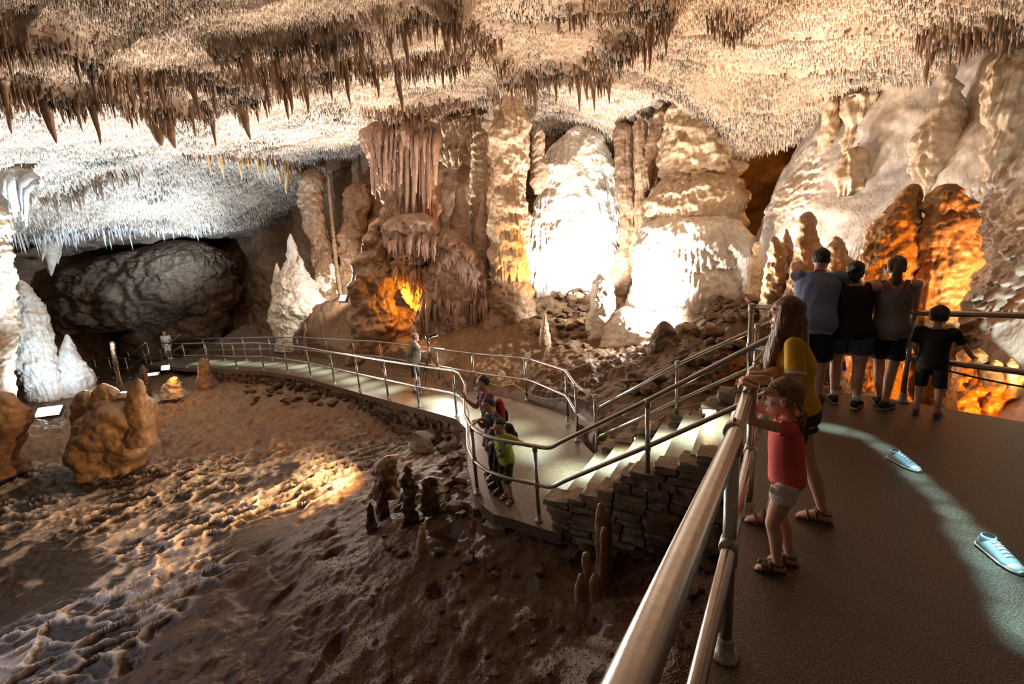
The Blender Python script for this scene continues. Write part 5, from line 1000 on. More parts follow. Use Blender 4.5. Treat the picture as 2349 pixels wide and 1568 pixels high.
def person(label, H, pos, yaw, skin='fair', build=1.0, hip=1.0, lean=0.0, side=0.0, head=(0, 0), arms=None, feet=None, garments=(), hair=None, shoes=None, voxel=0.0065, bust=0.0, belly=0.0, face=True, crouch=0.0):
    """local frame: x to the person's right, y forward, z up; arms give wrist targets in the world"""
    kid = H < 1.45; s = H / 1.70; hh = (0.175 if H < 1.25 else 0.155 if kid else 0.134) * H; hs = hh / 0.228
    root = empty('person', pos, yaw); tag(root, label, 'person')
    cy, sy = math.cos(yaw), math.sin(yaw); Rw = np.array([[cy, -sy, 0], [sy, cy, 0], [0, 0, 1]]); pos = np.asarray(pos, float)
    loc = lambda p: (np.asarray(p, float) - pos) @ Rw
    hz = (0.50 if kid else 0.525) * H - crouch; pel = np.array([0, -0.30 * math.sin(lean) * s * 0.5, hz])
    cl, sl, cs, ss = math.cos(lean), math.sin(lean), math.cos(side), math.sin(side)
    RL_ = np.array([[cs, 0, ss], [0, 1, 0], [-ss, 0, cs]]) @ np.array([[1, 0, 0], [0, cl, sl], [0, -sl, cl]])
    tr = lambda p: pel + RL_ @ (np.asarray(p, float) - [0, 0, 0])
    zt = H - hz; sh = zt - hh - 0.045 * H; nk = sh + 0.02 * H
    sw = (0.098 if kid else 0.108) * H * build
    hipw = 0.052 * H * hip
    S_ = {k: tr((sg * sw, -0.01 * s, sh - 0.01 * H)) for k, sg in (('L', -1), ('R', 1))}
    torso_z = np.array([-0.11, -0.06, 0.0, 0.06, 0.13, 0.20, 0.28, 0.36, 0.43, 0.475]) * (sh / 0.46)
    torso_rx = np.array([0.10, 0.150 * hip, 0.168 * hip, 0.152 * (hip + build) / 2, 0.135 * build, 0.140 * build, 0.152 * build, 0.160 * build, 0.125 * build, 0.07]) * s * (0.92 if kid else 1)
    torso_ry = np.array([0.07, 0.108 * hip, 0.118 * hip, 0.106 * build + belly, 0.098 * build + belly * 1.3, 0.102 * build + belly, 0.112 * build + bust, 0.105 * build + bust * 0.4, 0.075, 0.058]) * s
    tq = np.linspace(torso_z[0], torso_z[-1], 26); trx = np.interp(tq, torso_z, torso_rx); try_ = np.interp(tq, torso_z, torso_ry)
    tc = np.array([tr((0, 0.012 * s * math.sin(z * 6) + (bust + belly) * 0.3 * s * (0.05 < z < 0.4), z)) for z in tq]); xax = RL_ @ np.array([1.0, 0, 0])
    mb = MB(); mb.loft(tc, trx, try_, xax, 24)
    nb_, hc = tr((0, -0.012 * s, nk - 0.02 * s)), None
    hy, hp = head; base = tr((0, 0.005, nk + 0.01 * s)); Ry = np.array([[math.cos(hy), -math.sin(hy), 0], [math.sin(hy), math.cos(hy), 0], [0, 0, 1]]); Rp = np.array([[1, 0, 0], [0, math.cos(hp), -math.sin(hp)], [0, math.sin(hp), math.cos(hp)]])
    HM = Ry @ Rp; upd = unit(0.55 * (RL_ @ np.array([0, 0, 1.0])) + 0.45 * np.array([0, 0, 1.0])); hc = base + upd * 0.035 * s + HM @ np.array([0, 0.028 * hs, 0.085 * hs])
    mb.loft([nb_, base, base + upd * 0.03 * s, hc - HM @ np.array([0, 0.02 * hs, 0.02 * hs])], [0.066 * s, 0.054 * s, 0.052 * s * (0.95), 0.055 * hs * 0.9], None, xax, 16)
    hz_ = np.array([-0.5, -0.465, -0.38, -0.25, -0.1, 0.1, 0.25, 0.38, 0.46, 0.5]) * 0.228 * hs
    hw = np.array([0.018, 0.032, 0.047, 0.060, 0.068, 0.073, 0.072, 0.058, 0.035, 0.008]) * hs; hd = np.array([0.018, 0.03, 0.05, 0.072, 0.084, 0.094, 0.092, 0.073, 0.045, 0.01]) * hs
    ho = np.array([0.052, 0.047, 0.030, 0.012, 0.0, -0.006, -0.01, -0.012, -0.012, -0.012]) * hs
    mb.loft([hc + HM @ np.array([0, o, z]) for o, z in zip(ho, hz_)], hw, hd, HM[:, 0], 24, HM[:, 2])
    X, Yh, Zh = HM[:, 0], HM[:, 1], HM[:, 2]; hp_ = lambda x, y, z: hc + HM @ (np.array([x, y, z]) * hs)
    mb.loft([hp_(0, 0.086, 0.028), hp_(0, 0.094, 0.005), hp_(0, 0.099, -0.022), hp_(0, 0.092, -0.031)], [0.008 * hs, 0.009 * hs, 0.013 * hs, 0.010 * hs], [0.010 * hs, 0.012 * hs, 0.013 * hs, 0.008 * hs], X, 12)
    mb.ball(hp_(0, 0.080, 0.034), np.array([0.05, 0.014, 0.012]) * hs, HM); mb.ball(hp_(0, 0.082, -0.055), np.array([0.024, 0.013, 0.007]) * hs, HM); mb.ball(hp_(0, 0.080, -0.066), np.array([0.020, 0.013, 0.007]) * hs, HM); mb.ball(hp_(0, 0.072, -0.094), np.array([0.022, 0.016, 0.015]) * hs, HM)
    for sg in (-1, 1):
        mb.ball(hp_(sg * 0.042, 0.056, -0.03), np.array([0.018, 0.018, 0.020]) * hs, HM)
        mb.ball(hp_(sg * 0.074, -0.004, -0.012), np.array([0.008, 0.018, 0.029]) * hs, HM)
    l1, l2 = 0.172 * H, 0.150 * H; EL, WR, HD = {}, {}, {}
    for k, sg in (('L', -1), ('R', 1)):
        a = (arms or {}).get(k, {}); tgt = loc(a['to']) if 'to' in a else S_[k] + np.array([sg * 0.05 * s, 0.06 * s, -(l1 + l2) * 0.97])
        EL[k], WR[k] = ik(S_[k], tgt, l1, l2, a.get('hint', (sg * 0.4, -0.6, -0.5)))
        P, R = lerp_path([S_[k] + (tr((0, 0, sh - 0.02 * H)) - S_[k]) * 0.25, S_[k], S_[k] + (EL[k] - S_[k]) * 0.35, EL[k], EL[k] + (WR[k] - EL[k]) * 0.3, WR[k]], np.array([0.055, 0.055, 0.047, 0.038, 0.039, 0.024]) * s * (0.5 + 0.5 * build) * (0.9 if kid else 1), 5)
        mb.tube(P, R, 14)
        d = a.get('dir'); d = unit(WR[k] - EL[k]) if d is None else unit(np.asarray(d, float) @ Rw)
        n = a.get('palm'); n = np.array([-sg, 0, 0.0]) if n is None else np.asarray(n, float) @ Rw
        hand_into(mb, WR[k], d, n, s * (1.06 if kid else 1.0), a.get('curl', RELAX), a.get('thumb', -sg))
    KN, AN, TD = {}, {}, {}
    for k, sg in (('L', -1), ('R', 1)):
        f = (feet or {}).get(k, (sg * 0.075 * s, 0.0, 0.0)); az = 0.048 * H + (f[3] if len(f) > 3 else 0)
        hpj = pel + np.array([sg * hipw, 0, -0.02 * s]); lg = hpj[2] - 0.048 * H + crouch + 0.004 * H; KN[k], AN[k] = ik(hpj, (f[0], f[1], az), 0.51 * lg, 0.50 * lg, (sg * 0.05, 1, 0))
        TD[k] = np.array([math.sin(-f[2]), math.cos(f[2]), 0])
        calf = AN[k] + (KN[k] - AN[k]) * 0.68 - TD[k] * 0.012 * s
        P, R = lerp_path([hpj + np.array([0, 0, 0.03 * s]), hpj + (KN[k] - hpj) * 0.3, KN[k] + (hpj - KN[k]) * 0.12, KN[k], calf, AN[k] + (KN[k] - AN[k]) * 0.15, AN[k]], np.array([0.086, 0.082 * hip, 0.060, 0.054, 0.055, 0.036, 0.036]) * s * (0.4 + 0.6 * hip), 5)
        mb.tube(P, R, 16)
        t = TD[k]; ft = AN[k] * [1, 1, 0] + np.array([0, 0, AN[k][2] - 0.048 * H]); x = np.cross(t, (0, 0, 1.0)); zc = lambda h: ft + np.array([0, 0, h * s])
        mb.loft([zc(0.035) - t * 0.058 * s, zc(0.042) - t * 0.045 * s, zc(0.05), zc(0.042) + t * 0.06 * s, zc(0.028) + t * 0.115 * s, zc(0.018) + t * 0.150 * s], np.array([0.018, 0.03, 0.034, 0.038, 0.041, 0.030]) * s, np.array([0.02, 0.034, 0.042, 0.036, 0.022, 0.013]) * s, x, 14)
        for i in range(5):
            o = (i - 2) * 0.0155 * s; q = zc(0.014) + t * (0.142 - abs(i - 1.2) * 0.006) * s + x * o; mb.ball(q + t * 0.015 * s, np.array([0.0075, 0.016, 0.0085]) * s, np.stack([x, t, [0, 0, 1.0]], 1), 8, 6)
    link('body', fused(mb, 'body', skin_mat(skin), voxel, 3, 0.5), root)
    if face:
        for sg in (-1, 1):
            e = MB().ball((0, 0, 0), 0.0112 * hs).build('eye', M_eye, root, True, Vector(hp_(sg * 0.030, 0.0735, 0.012)))
            MB().ball(HM @ np.array([0, 0.0070 * hs, 0]), 0.0060 * hs).build('iris', M_iris, e)
        MB().ball(hp_(0, 0.0870, -0.0605), np.array([0.020, 0.007, 0.007]) * hs, HM).build('lips', M_lip, root)
    ctx = dict(root=root, s=s, hs=hs, H=H, tr=tr, tq=tq, tc=tc, trx=trx, try_=try_, xax=xax, S=S_, EL=EL, WR=WR, pel=pel, hipw=hipw, KN=KN, AN=AN, TD=TD, hc=hc, HM=HM, hp=hp_, sh=sh, hip=hip, build=build, kid=kid, RL=RL_)
    for g in garments: g(ctx)
    if hair: hair(ctx)
    if shoes: shoes(ctx)
    return root, ctx
def folds(me, amp, f=14):
    V = coords(me); n = pn(V[:, 0] * f, V[:, 1] * f, V[:, 2] * f * 0.35) * amp
    N = np.empty(len(V) * 3, np.float32); me.vertices.foreach_get('normal', N); V = V + N.reshape(-1, 3) * n[:, None]
    me.vertices.foreach_set('co', V.ravel()); me.update()
def shirt(m, lo=-0.08, sleeve=0.45, ease=0.014, hi=None, flare=0.0, name='shirt', straps=False, trim=None):
    def f(c):
        s, mb = c['s'], MB(); k = c['sh'] / 0.46; lo_ = lo * k; hi_ = (hi if hi is not None else 0.468) * k
        q = np.linspace(lo_, hi_, 22); C = np.stack([np.interp(q, c['tq'], c['tc'][:, i]) for i in range(3)], 1)
        e = ease * s + flare * s * np.clip((0.12 * k - q) / 0.2, 0, 1)
        mb.loft(C, np.interp(q, c['tq'], c['trx']) + e, np.interp(q, c['tq'], c['try_']) + e, c['xax'], 28)
        for kk in 'LR':
            if sleeve > 0:
                S0, E0 = c['S'][kk], c['EL'][kk]; inn = S0 + (c['tr']((0, 0, c['sh'] - 0.03 * c['H'])) - S0) * 0.35
                P, R = lerp_path([inn, S0, S0 + (E0 - S0) * sleeve * 0.5, S0 + (E0 - S0) * sleeve], np.array([0.062, 0.066, 0.064, 0.066]) * s * (0.5 + 0.5 * c['build']) * (0.92 if c['kid'] else 1), 5); mb.tube(P, R, 16)
            elif straps:
                S0 = c['S'][kk]; inn = S0 + (c['tr']((0, 0, c['sh'])) - S0) * 0.42
                mb.tube([inn + c['RL'] @ np.array([0, 0.085 * s, -0.09 * s]), inn + c['RL'] @ np.array([0, 0.05 * s, 0.012 * s]), inn + c['RL'] @ np.array([0, -0.03 * s, 0.02 * s]), inn + c['RL'] @ np.array([0, -0.09 * s, -0.10 * s])], 0.026 * s, 12)
        me = fused(mb, name, m, 0.008, 5); folds(me, 0.007 * s); o = link(name, me, c['root'])
        if trim and sleeve > 0:
            for kk in 'LR':
                S0, E0 = c['S'][kk], c['EL'][kk]; d = unit(E0 - S0); p = S0 + (E0 - S0) * sleeve
                MB().tube([p - d * 0.012 * s, p - d * 0.008 * s, p + d * 0.006 * s, p + d * 0.009 * s], np.array([0.066, 0.068, 0.068, 0.064]) * s * (0.5 + 0.5 * c['build']), 20).build('sleeve_trim', trim, o)
    return f
def shorts(m, leg=0.8, ease=0.022, top=0.10, name='shorts', taper=1.0):
    def f(c):
        s, mb = c['s'], MB(); k = c['sh'] / 0.46; q = np.linspace(-0.085 * k, top * k, 12); C = np.stack([np.interp(q, c['tq'], c['tc'][:, i]) for i in range(3)], 1)
        mb.loft(C, np.interp(q, c['tq'], c['trx']) + ease * s, np.interp(q, c['tq'], c['try_']) + ease * s, c['xax'], 28)
        for kk, sg in (('L', -1), ('R', 1)):
            h0 = c['pel'] + np.array([sg * c['hipw'], 0, 0.0]); K = c['KN'][kk]; A = c['AN'][kk]; w_ = 0.4 + 0.6 * c['hip']
            if leg <= 1: P = [h0, h0 + (K - h0) * leg * 0.4, h0 + (K - h0) * leg]; R = [0.094, 0.094 * c['hip'], (0.094 - 0.026 * leg + ease) * taper]
            else: P = [h0, h0 + (K - h0) * 0.4, K, K + (A - K) * (leg - 1)]; R = [0.094, 0.090 * c['hip'], 0.066 + ease, (0.058 + ease) * taper]
            P, R = lerp_path(P, np.array(R) * s * w_, 6); mb.tube(P, R, 18)
        me = fused(mb, name, m, 0.008, 4); folds(me, 0.006 * s); link(name, me, c['root'])
    return f
def shoe(m, sole=None, sock=None, sandal=False, ruffle=None):
    def f(c):
        s = c['s']
        for kk in 'LR':
            t = c['TD'][kk]; A = c['AN'][kk]; ft = A * [1, 1, 0] + np.array([0, 0, A[2] - 0.048 * c['H']]); x = np.cross(t, (0, 0, 1.0)); zc = lambda h, f_: ft + np.array([0, 0, h * s]) + t * f_ * s
            M = np.stack([x, t, [0, 0, 1.0]], 1)
            if sandal:
                mb = MB().loft([zc(0.006, -0.068), zc(0.006, -0.05), zc(0.006, 0.04), zc(0.006, 0.12), zc(0.006, 0.168)], np.array([0.022, 0.036, 0.040, 0.046, 0.026]) * s, 0.010 * s, x, 16)
                o = link('sandal', fused(mb, 'sandal', m, 0.005, 2), c['root'])
                st_ = MB()
                for f_, h_ in ((0.105, 0.052), (0.055, 0.083)):
                    a = np.linspace(0, math.pi, 12); st_.tube([zc(0.008, f_ - 0.02 * abs(math.cos(q))) + x * math.cos(q) * 0.047 * s + np.array([0, 0, math.sin(q) * h_ * s]) for q in a], 0.010 * s, 8)
                a = np.linspace(0, 2 * math.pi, 20); st_.tube([zc(0.085, 0.0) + x * math.cos(q) * 0.041 * s + t * math.sin(q) * 0.047 * s + np.array([0, 0, 0.01 * math.sin(q) * s]) for q in a], 0.008 * s, 8)
                st_.build('strap', m, o)
                if ruffle:
                    rf_ = MB()
                    for i in range(16):
                        q = i / 15 * math.pi; rf_.ball(zc(0.045 + 0.03 * math.sin(q), 0.08 + 0.05 * random.random()) + x * math.cos(q) * 0.05 * s, np.array([0.02, 0.022, 0.018]) * s, M, 8, 6)
                    link('ruffle', fused(rf_, 'ruffle', ruffle, 0.005, 1), o)
                continue
            mb = MB().loft([zc(0.045, -0.072), zc(0.05, -0.055), zc(0.055, 0.0), zc(0.045, 0.07), zc(0.034, 0.13), zc(0.028, 0.172)], np.array([0.026, 0.038, 0.042, 0.047, 0.048, 0.026]) * s, np.array([0.03, 0.044, 0.052, 0.042, 0.032, 0.018]) * s, x, 16)
            mb.tube([zc(0.06, 0.0), zc(0.085, -0.006), zc(0.10, -0.01)], np.array([0.045, 0.045, 0.044]) * s, 14)
            o = link('shoe', fused(mb, 'shoe', m, 0.006, 3), c['root'])
            if sole:
                sb = MB().loft([zc(0.011, -0.08), zc(0.011, -0.062), zc(0.011, 0.03), zc(0.011, 0.12), zc(0.013, 0.182)], np.array([0.026, 0.042, 0.045, 0.052, 0.028]) * s, 0.013 * s, x, 16)
                link('sole', fused(sb, 'sole', sole, 0.006, 1), o)
            lc = MB()
            for i in range(4): lc.tube([zc(0.083 - i * 0.008, 0.04 + i * 0.022) - x * 0.025 * s, zc(0.092 - i * 0.008, 0.042 + i * 0.022), zc(0.083 - i * 0.008, 0.04 + i * 0.022) + x * 0.025 * s], 0.004 * s, 6)
            lc.build('laces', sole or m, o)
            if sock: MB().tube([A + np.array([0, 0, 0.0]), A + (c['KN'][kk] - A) * 0.12, A + (c['KN'][kk] - A) * 0.26], np.array([0.043, 0.042, 0.043]) * s, 14).build('sock', sock, c['root'])
    return f
def cap_hair(m, thick=0.012, back=0.0, low=-0.02, name='hair', extra=None, noise=0.006, top=0.0):
    """hair that hugs the skull, leaving the face free"""
    def f(c):
        hs, hp = c['hs'], c['hp']; mb = MB(); HM = c['HM']
        z = np.linspace(low, 0.122 + top, 10); rx = np.interp(z, [-0.1, -0.02, 0.03, 0.06, 0.09, 0.122], [0.058, 0.070, 0.074, 0.071, 0.056, 0.012]) + thick; ry = np.interp(z, [-0.1, -0.02, 0.03, 0.06, 0.09, 0.122], [0.060, 0.078, 0.088, 0.088, 0.070, 0.015]) + thick * 0.6
        off = np.where(z < 0.055, -0.026 - back, -0.012)
        mb.loft([hp(0, o, q) for o, q in zip(off, z)], rx * hs, ry * hs * np.where(z < 0.055, 0.93, 1), HM[:, 0], 24, HM[:, 2])
        if extra: extra(c, mb)
        me = fused(mb, name, m, 0.006, 3); V = coords(me); q = (V - c['hc']) @ HM
        N = np.empty(len(V) * 3, np.float32); me.vertices.foreach_get('normal', N)
        V = V + N.reshape(-1, 3) * (noise * hs * (pn(q[:, 0] * 90, q[:, 1] * 90, q[:, 2] * 12) + 0.6 * pn(q[:, 0] * 40, q[:, 1] * 40, q[:, 2] * 8)))[:, None]
        me.vertices.foreach_set('co', V.ravel()); me.update(); link(name, me, c['root'])
    return f
def strand_mat(name, a, b):
    m = mat(name, a, 0.42, stretch=(1, 1, 0.12), col2=b, nscale=9, bump=0.8, bscale=140)
    return m
def cloth(name, a, b=None, ns=60, noise=0.12): return mat(name, a, 0.85, noise=noise if b is None else 0, col2=b, nscale=ns, bump=0.25, bscale=180)
YAW = lambda dx, dy: math.atan2(-dx, dy)          # heading of a person who looks along (dx, dy)
H_brown = strand_mat('long_brown_hair', (0.24, 0.12, 0.055), (0.075, 0.036, 0.018)); H_blond = strand_mat('blond_hair', (0.30, 0.18, 0.08), (0.13, 0.075, 0.035)); H_black = strand_mat('black_hair', (0.012, 0.009, 0.008), (0.022, 0.017, 0.014)); H_grey = strand_mat('grey_hair', (0.3, 0.26, 0.23), (0.18, 0.15, 0.13)); H_dkbr = strand_mat('dark_brown_hair', (0.05, 0.028, 0.015), (0.02, 0.012, 0.008))

# where the rails run, so hands can rest on them
railT = lambda t: T1 + (T2 - T1) * t
# the girl with long hair in yellow
def long_hair(c, mb):
    hp, HM, s = c['hp'], c['HM'], c['s']
    mb.loft([hp(0, -0.05, 0.04), hp(0, -0.075, -0.06), hp(0, -0.09, -0.16), hp(0, -0.105, -0.28), hp(0, -0.11, -0.40), hp(0, -0.10, -0.50)], np.array([0.075, 0.088, 0.098, 0.105, 0.095, 0.05]) * s, np.array([0.05, 0.055, 0.05, 0.045, 0.038, 0.02]) * s, HM[:, 0], 24)
    for sg in (-1, 1):
        mb.loft([hp(sg * 0.055, 0.005, 0.06), hp(sg * 0.082, 0.012, -0.02), hp(sg * 0.090, 0.03, -0.13), hp(sg * 0.094, 0.062, -0.24), hp(sg * 0.088, 0.085, -0.36), hp(sg * 0.074, 0.09, -0.47)], np.array([0.03, 0.034, 0.040, 0.042, 0.036, 0.014]) * s, np.array([0.045, 0.050, 0.046, 0.036, 0.03, 0.012]) * s, HM[:, 0], 16)
        mb.loft([hp(sg * 0.07, -0.04, 0.0), hp(sg * 0.095, -0.04, -0.12), hp(sg * 0.105, -0.05, -0.26), hp(sg * 0.10, -0.06, -0.40), hp(sg * 0.085, -0.06, -0.48)], np.array([0.03, 0.04, 0.045, 0.04, 0.015]) * s, np.array([0.05, 0.055, 0.05, 0.04, 0.015]) * s, HM[:, 0], 16)
wpos = np.array([1.80, 2.74, 0.0]); fac = (-0.86, 0.50)
hA = railT(0.80) + np.array([0.02, -0.01, 0.045]); hB = railT(0.70) + np.array([0.02, -0.01, 0.045])
person('young woman with long brown hair in a yellow shirt, leaning on the foreground rail', 1.58, wpos, YAW(*fac), 'fair', 0.90, 0.86, 0.16, 0, (0.05, 0.02),
       dict(L=dict(to=hB + np.array([0.03, -0.02, 0.0]), dir=(-0.85, 0.42, 0.0), palm=(0, 0, -1), curl=GRIP, hint=(-0.25, -0.2, -1)), R=dict(to=hA + np.array([0.04, -0.02, 0.0]), dir=(-0.85, 0.42, 0.0), palm=(0, 0, -1), curl=GRIP, hint=(0.25, -0.2, -1))),
       dict(L=(-0.07, 0.11, 0.1), R=(0.08, -0.20, -0.1)),
       [shirt(cloth('yellow_shirt', (0.62, 0.36, 0.015)), -0.085, 0.62, 0.020, trim=cloth('white_trim', (0.75, 0.72, 0.68))), shorts(cloth('dark_shorts', (0.018, 0.022, 0.022)), 0.45, 0.022, 0.0)],
       cap_hair(H_brown, 0.016, 0.0, -0.06, 'hair', long_hair, 0.0035), shoe(mat('brown_leather', (0.10, 0.045, 0.03), 0.5), sandal=True), 0.0055, bust=0.02)
# the small girl in coral
def braids(c, mb):
    hp, HM, s = c['hp'], c['HM'], c['hs']
    for sg in (-1, 1):
        for i in range(9):
            t = i / 8; mb.ball(hp(sg * (0.052 + 0.030 * math.sin(t * 2.6)), 0.05 - 0.15 * t, 0.085 - 0.15 * t ** 1.5), 0.019 * s)
    for i in range(7): mb.ball(hp(-0.03 + 0.012 * (i % 2), -0.105, -0.08 - 0.022 * i), 0.022 * s * (1 - i * 0.06))
gpos = np.array([1.50, 2.33, 0.0])
g1 = railT(0.50) + np.array([0.03, -0.01, 0.04]); g2 = railT(0.60) + np.array([0.03, -0.01, 0.04])
person('small girl with braided blond hair, coral shirt and white shorts, holding the foreground rail', 1.20, gpos, YAW(-0.88, 0.47), 'rosy', 0.98, 1.0, 0.04, 0, (0.0, 0.0),
       dict(L=dict(to=g1, dir=(-0.7, 0.2, 0.35), palm=(-0.3, 0.1, -0.95), curl=GRIP, hint=(-0.3, 0.5, -1)), R=dict(to=g2, dir=(-0.7, 0.25, 0.35), palm=(-0.3, 0.1, -0.95), curl=GRIP, hint=(0.3, 0.5, -1))),
       dict(L=(-0.05, 0.02, 0.1), R=(0.05, -0.05, -0.1)),
       [shirt(cloth('coral_shirt', (0.66, 0.10, 0.09)), -0.05, 0.30, 0.016, flare=0.012), shorts(cloth('heather_shorts', (0.80, 0.76, 0.78), (0.55, 0.51, 0.54), 45), 0.42, 0.014, 0.06)],
       cap_hair(H_blond, 0.009, 0.0, -0.045, 'hair', braids, 0.005), shoe(mat('floral_black', (0.012, 0.011, 0.012), 0.6, col2=(0.10, 0.06, 0.03), nscale=45, detail=1), sandal=True, ruffle=mat('floral_ruffle', (0.015, 0.013, 0.014), 0.7, col2=(0.22, 0.13, 0.06), nscale=60, detail=1)), 0.005, belly=0.012)
# the family at the back rail
def brail(u): p = ony(u, 712, 5.2); L = [up(q, h) for q, h in zip(bk, bz)]; best = min(((abs(math.atan2(*(a + (b - a) * t)[:2]) - math.atan2(*p[:2])), tuple(a + (b - a) * t)) for a, b in zip(L[:-1], L[1:]) for t in np.linspace(0, 1, 40))); return np.array(best[1])
out = np.array([0.62, 0.78])
def on_rail(u, sg): q = brail(u); return dict(to=q + np.array([0.05, 0.03, 0.06]) + np.array([out[0], out[1], 0]) * 0.13, dir=(0.5, 0.85, -0.05), palm=(0, 0, -1), curl=FLAT, hint=(sg * 0.12, -0.1, -1))
person('man in a light blue shirt and black shorts bending far over the back rail', 1.78, onz(1852, 922, 0), YAW(0.52, 0.85), 'fair', 1.05, 0.95, 0.42, 0.05, (-0.3, -0.1), dict(L=on_rail(1915, -1), R=on_rail(1945, 1)), dict(L=(-0.10, -0.02, 0.3), R=(0.10, 0.04, -0.2)),
       [shorts(cloth('black_shorts', (0.008, 0.008, 0.01)), 0.98, 0.03, 0.12, taper=1.1), shirt(cloth('blue_shirt', (0.16, 0.21, 0.36)), -0.13, 0.6, 0.04, flare=0.02)], cap_hair(H_dkbr, 0.006, 0, -0.03), shoe(mat('beige_shoe', (0.20, 0.15, 0.10), 0.7), mat('dark_sole', (0.03, 0.03, 0.03), 0.7)), 0.008, face=False)
def bun(c, mb): mb.ball(c['hp'](0, -0.11, 0.03), np.array([0.045, 0.05, 0.06]) * c['hs']); mb.loft([c['hp'](0, -0.07, -0.02), c['hp'](0, -0.09, -0.09), c['hp'](0, -0.085, -0.15)], [0.06 * c['hs'], 0.05 * c['hs'], 0.02 * c['hs']], [0.04 * c['hs'], 0.03 * c['hs'], 0.015 * c['hs']], c['HM'][:, 0], 14)
person('woman in a black sleeveless top and blue denim shorts leaning on the back rail', 1.60, onz(1935, 925, 0), YAW(0.58, 0.82), 'fair', 1.10, 1.22, 0.24, 0, (0.0, -0.35), dict(L=on_rail(1905, -1), R=on_rail(2010, 1)), dict(L=(-0.09, 0.0, 0.2), R=(0.10, -0.10, -0.3)),
       [shorts(cloth('denim', (0.055, 0.075, 0.12), (0.035, 0.045, 0.08)), 0.62, 0.026, 0.14), shirt(cloth('black_top', (0.006, 0.006, 0.007)), -0.13, 0, 0.03, 0.45, 0.015, 'top', True)], cap_hair(H_black, 0.010, 0.0, -0.07, 'hair', bun), shoe(mat('black_sneaker', (0.02, 0.015, 0.018), 0.6), mat('yellow_sole', (0.62, 0.52, 0.20), 0.6), mat('white_sock', (0.75, 0.72, 0.70), 0.9)), 0.008, face=False, belly=0.015)
def pony(c, mb): mb.loft([c['hp'](0, -0.09, 0.05), c['hp'](0, -0.115, 0.0), c['hp'](0, -0.11, -0.08), c['hp'](0, -0.095, -0.17), c['hp'](0, -0.09, -0.23)], np.array([0.03, 0.035, 0.042, 0.036, 0.012]) * c['hs'], np.array([0.03, 0.035, 0.036, 0.03, 0.012]) * c['hs'], c['HM'][:, 0], 14)
M_coral2 = cloth('coral_trim', (0.45, 0.09, 0.09))
def racer(c):
    for kk, sg in (('L', -1), ('R', 1)):
        tr, s, sh = c['tr'], c['s'], c['sh']; MB().tube([tr((sg * 0.03 * s, -0.085 * s, sh - 0.16 * s)), tr((sg * 0.05 * s, -0.10 * s, sh - 0.07 * s)), tr((sg * 0.085 * s, -0.06 * s, sh + 0.0 * s)), tr((sg * 0.09 * s, 0.0, sh + 0.02 * s)), tr((sg * 0.09 * s, 0.06 * s, sh - 0.06 * s))], 0.014 * s, 10).build('strap', M_coral2, c['root'])
person('ponytailed girl in a grey tank top with coral straps at the back rail', 1.62, onz(2022, 930, 0), YAW(0.62, 0.78), 'fair', 0.95, 0.95, 0.16, 0, (0.1, -0.12), dict(L=on_rail(2005, -1), R=on_rail(2085, 1)), dict(L=(-0.03, 0.02, 0.1), R=(0.02, -0.10, -0.5)),
       [shorts(cloth('black_shorts', (0.008, 0.008, 0.01)), 0.78, 0.024, 0.12), shirt(cloth('grey_tank', (0.17, 0.16, 0.17)), -0.10, 0, 0.026, 0.41, 0.004, 'top', True), racer], cap_hair(strand_mat('light_brown_hair', (0.15, 0.085, 0.045), (0.07, 0.04, 0.02)), 0.009, 0.0, -0.06, 'hair', pony), shoe(mat('dark_sneaker', (0.03, 0.035, 0.045), 0.6), mat('grey_sole', (0.35, 0.33, 0.32), 0.6)), 0.008, face=False)
person('small kid in a black shirt and dark knee length shorts beside the back rail post', 1.14, onz(2122, 952, 0), YAW(0.75, 0.66), 'fair', 1.12, 1.0, 0.02, 0, (-0.2, 0.0), dict(L=dict(to=np.array([4.16, 4.47, 0.56]), dir=(0.6, 0.7, 0), palm=(0, 0, -1), curl=FLAT), R=dict(to=np.array([4.44, 4.20, 0.60]), dir=(0.5, 0.7, 0.1), palm=(0, 0, -1), curl=FLAT)), dict(L=(-0.075, 0.0, 0.1), R=(0.085, 0.0, -0.1)),
       [shorts(cloth('dark_shorts', (0.012, 0.012, 0.018)), 1.05, 0.02, 0.05, taper=1.1), shirt(cloth('black_shirt', (0.008, 0.007, 0.007)), -0.12, 0.7, 0.024, flare=0.015)], cap_hair(H_dkbr, 0.010, 0, -0.05), shoe(mat('pink_sneaker', (0.30, 0.06, 0.12), 0.6), mat('teal_sole', (0.06, 0.22, 0.24), 0.6)), 0.008, face=False)
# the three boys on the landing
railB = [up(p, 1.07) for p in (bend[2], nb[13], bow[0], bow[1], nb[14])]
def plaid():
    m = mat('plaid_shirt', (0.35, 0.03, 0.04), 0.85); nt = m.node_tree; b = nt.nodes['Principled BSDF']; tc = nt.nodes.new('ShaderNodeTexCoord'); wv = nt.nodes.new('ShaderNodeTexWave'); wv.bands_direction = 'Z'; wv.inputs['Scale'].default_value = 5.5
    cr = nt.nodes.new('ShaderNodeValToRGB'); cr.color_ramp.interpolation = 'CONSTANT'; cr.color_ramp.elements[0].color = (0.30, 0.02, 0.035, 1); cr.color_ramp.elements[1].position = 0.55; cr.color_ramp.elements[1].color = (0.02, 0.07, 0.30, 1)
    e = cr.color_ramp.elements.new(0.85); e.color = (0.02, 0.02, 0.03, 1)
    nt.links.new(tc.outputs['Object'], wv.inputs['Vector']); nt.links.new(wv.outputs['Fac'], cr.inputs[0]); nt.links.new(cr.outputs[0], b.inputs['Base Color']); return m
r0, r1, r2 = up(nb[13], 1.07), up(bow[0], 1.07), up(bow[1], 1.07)
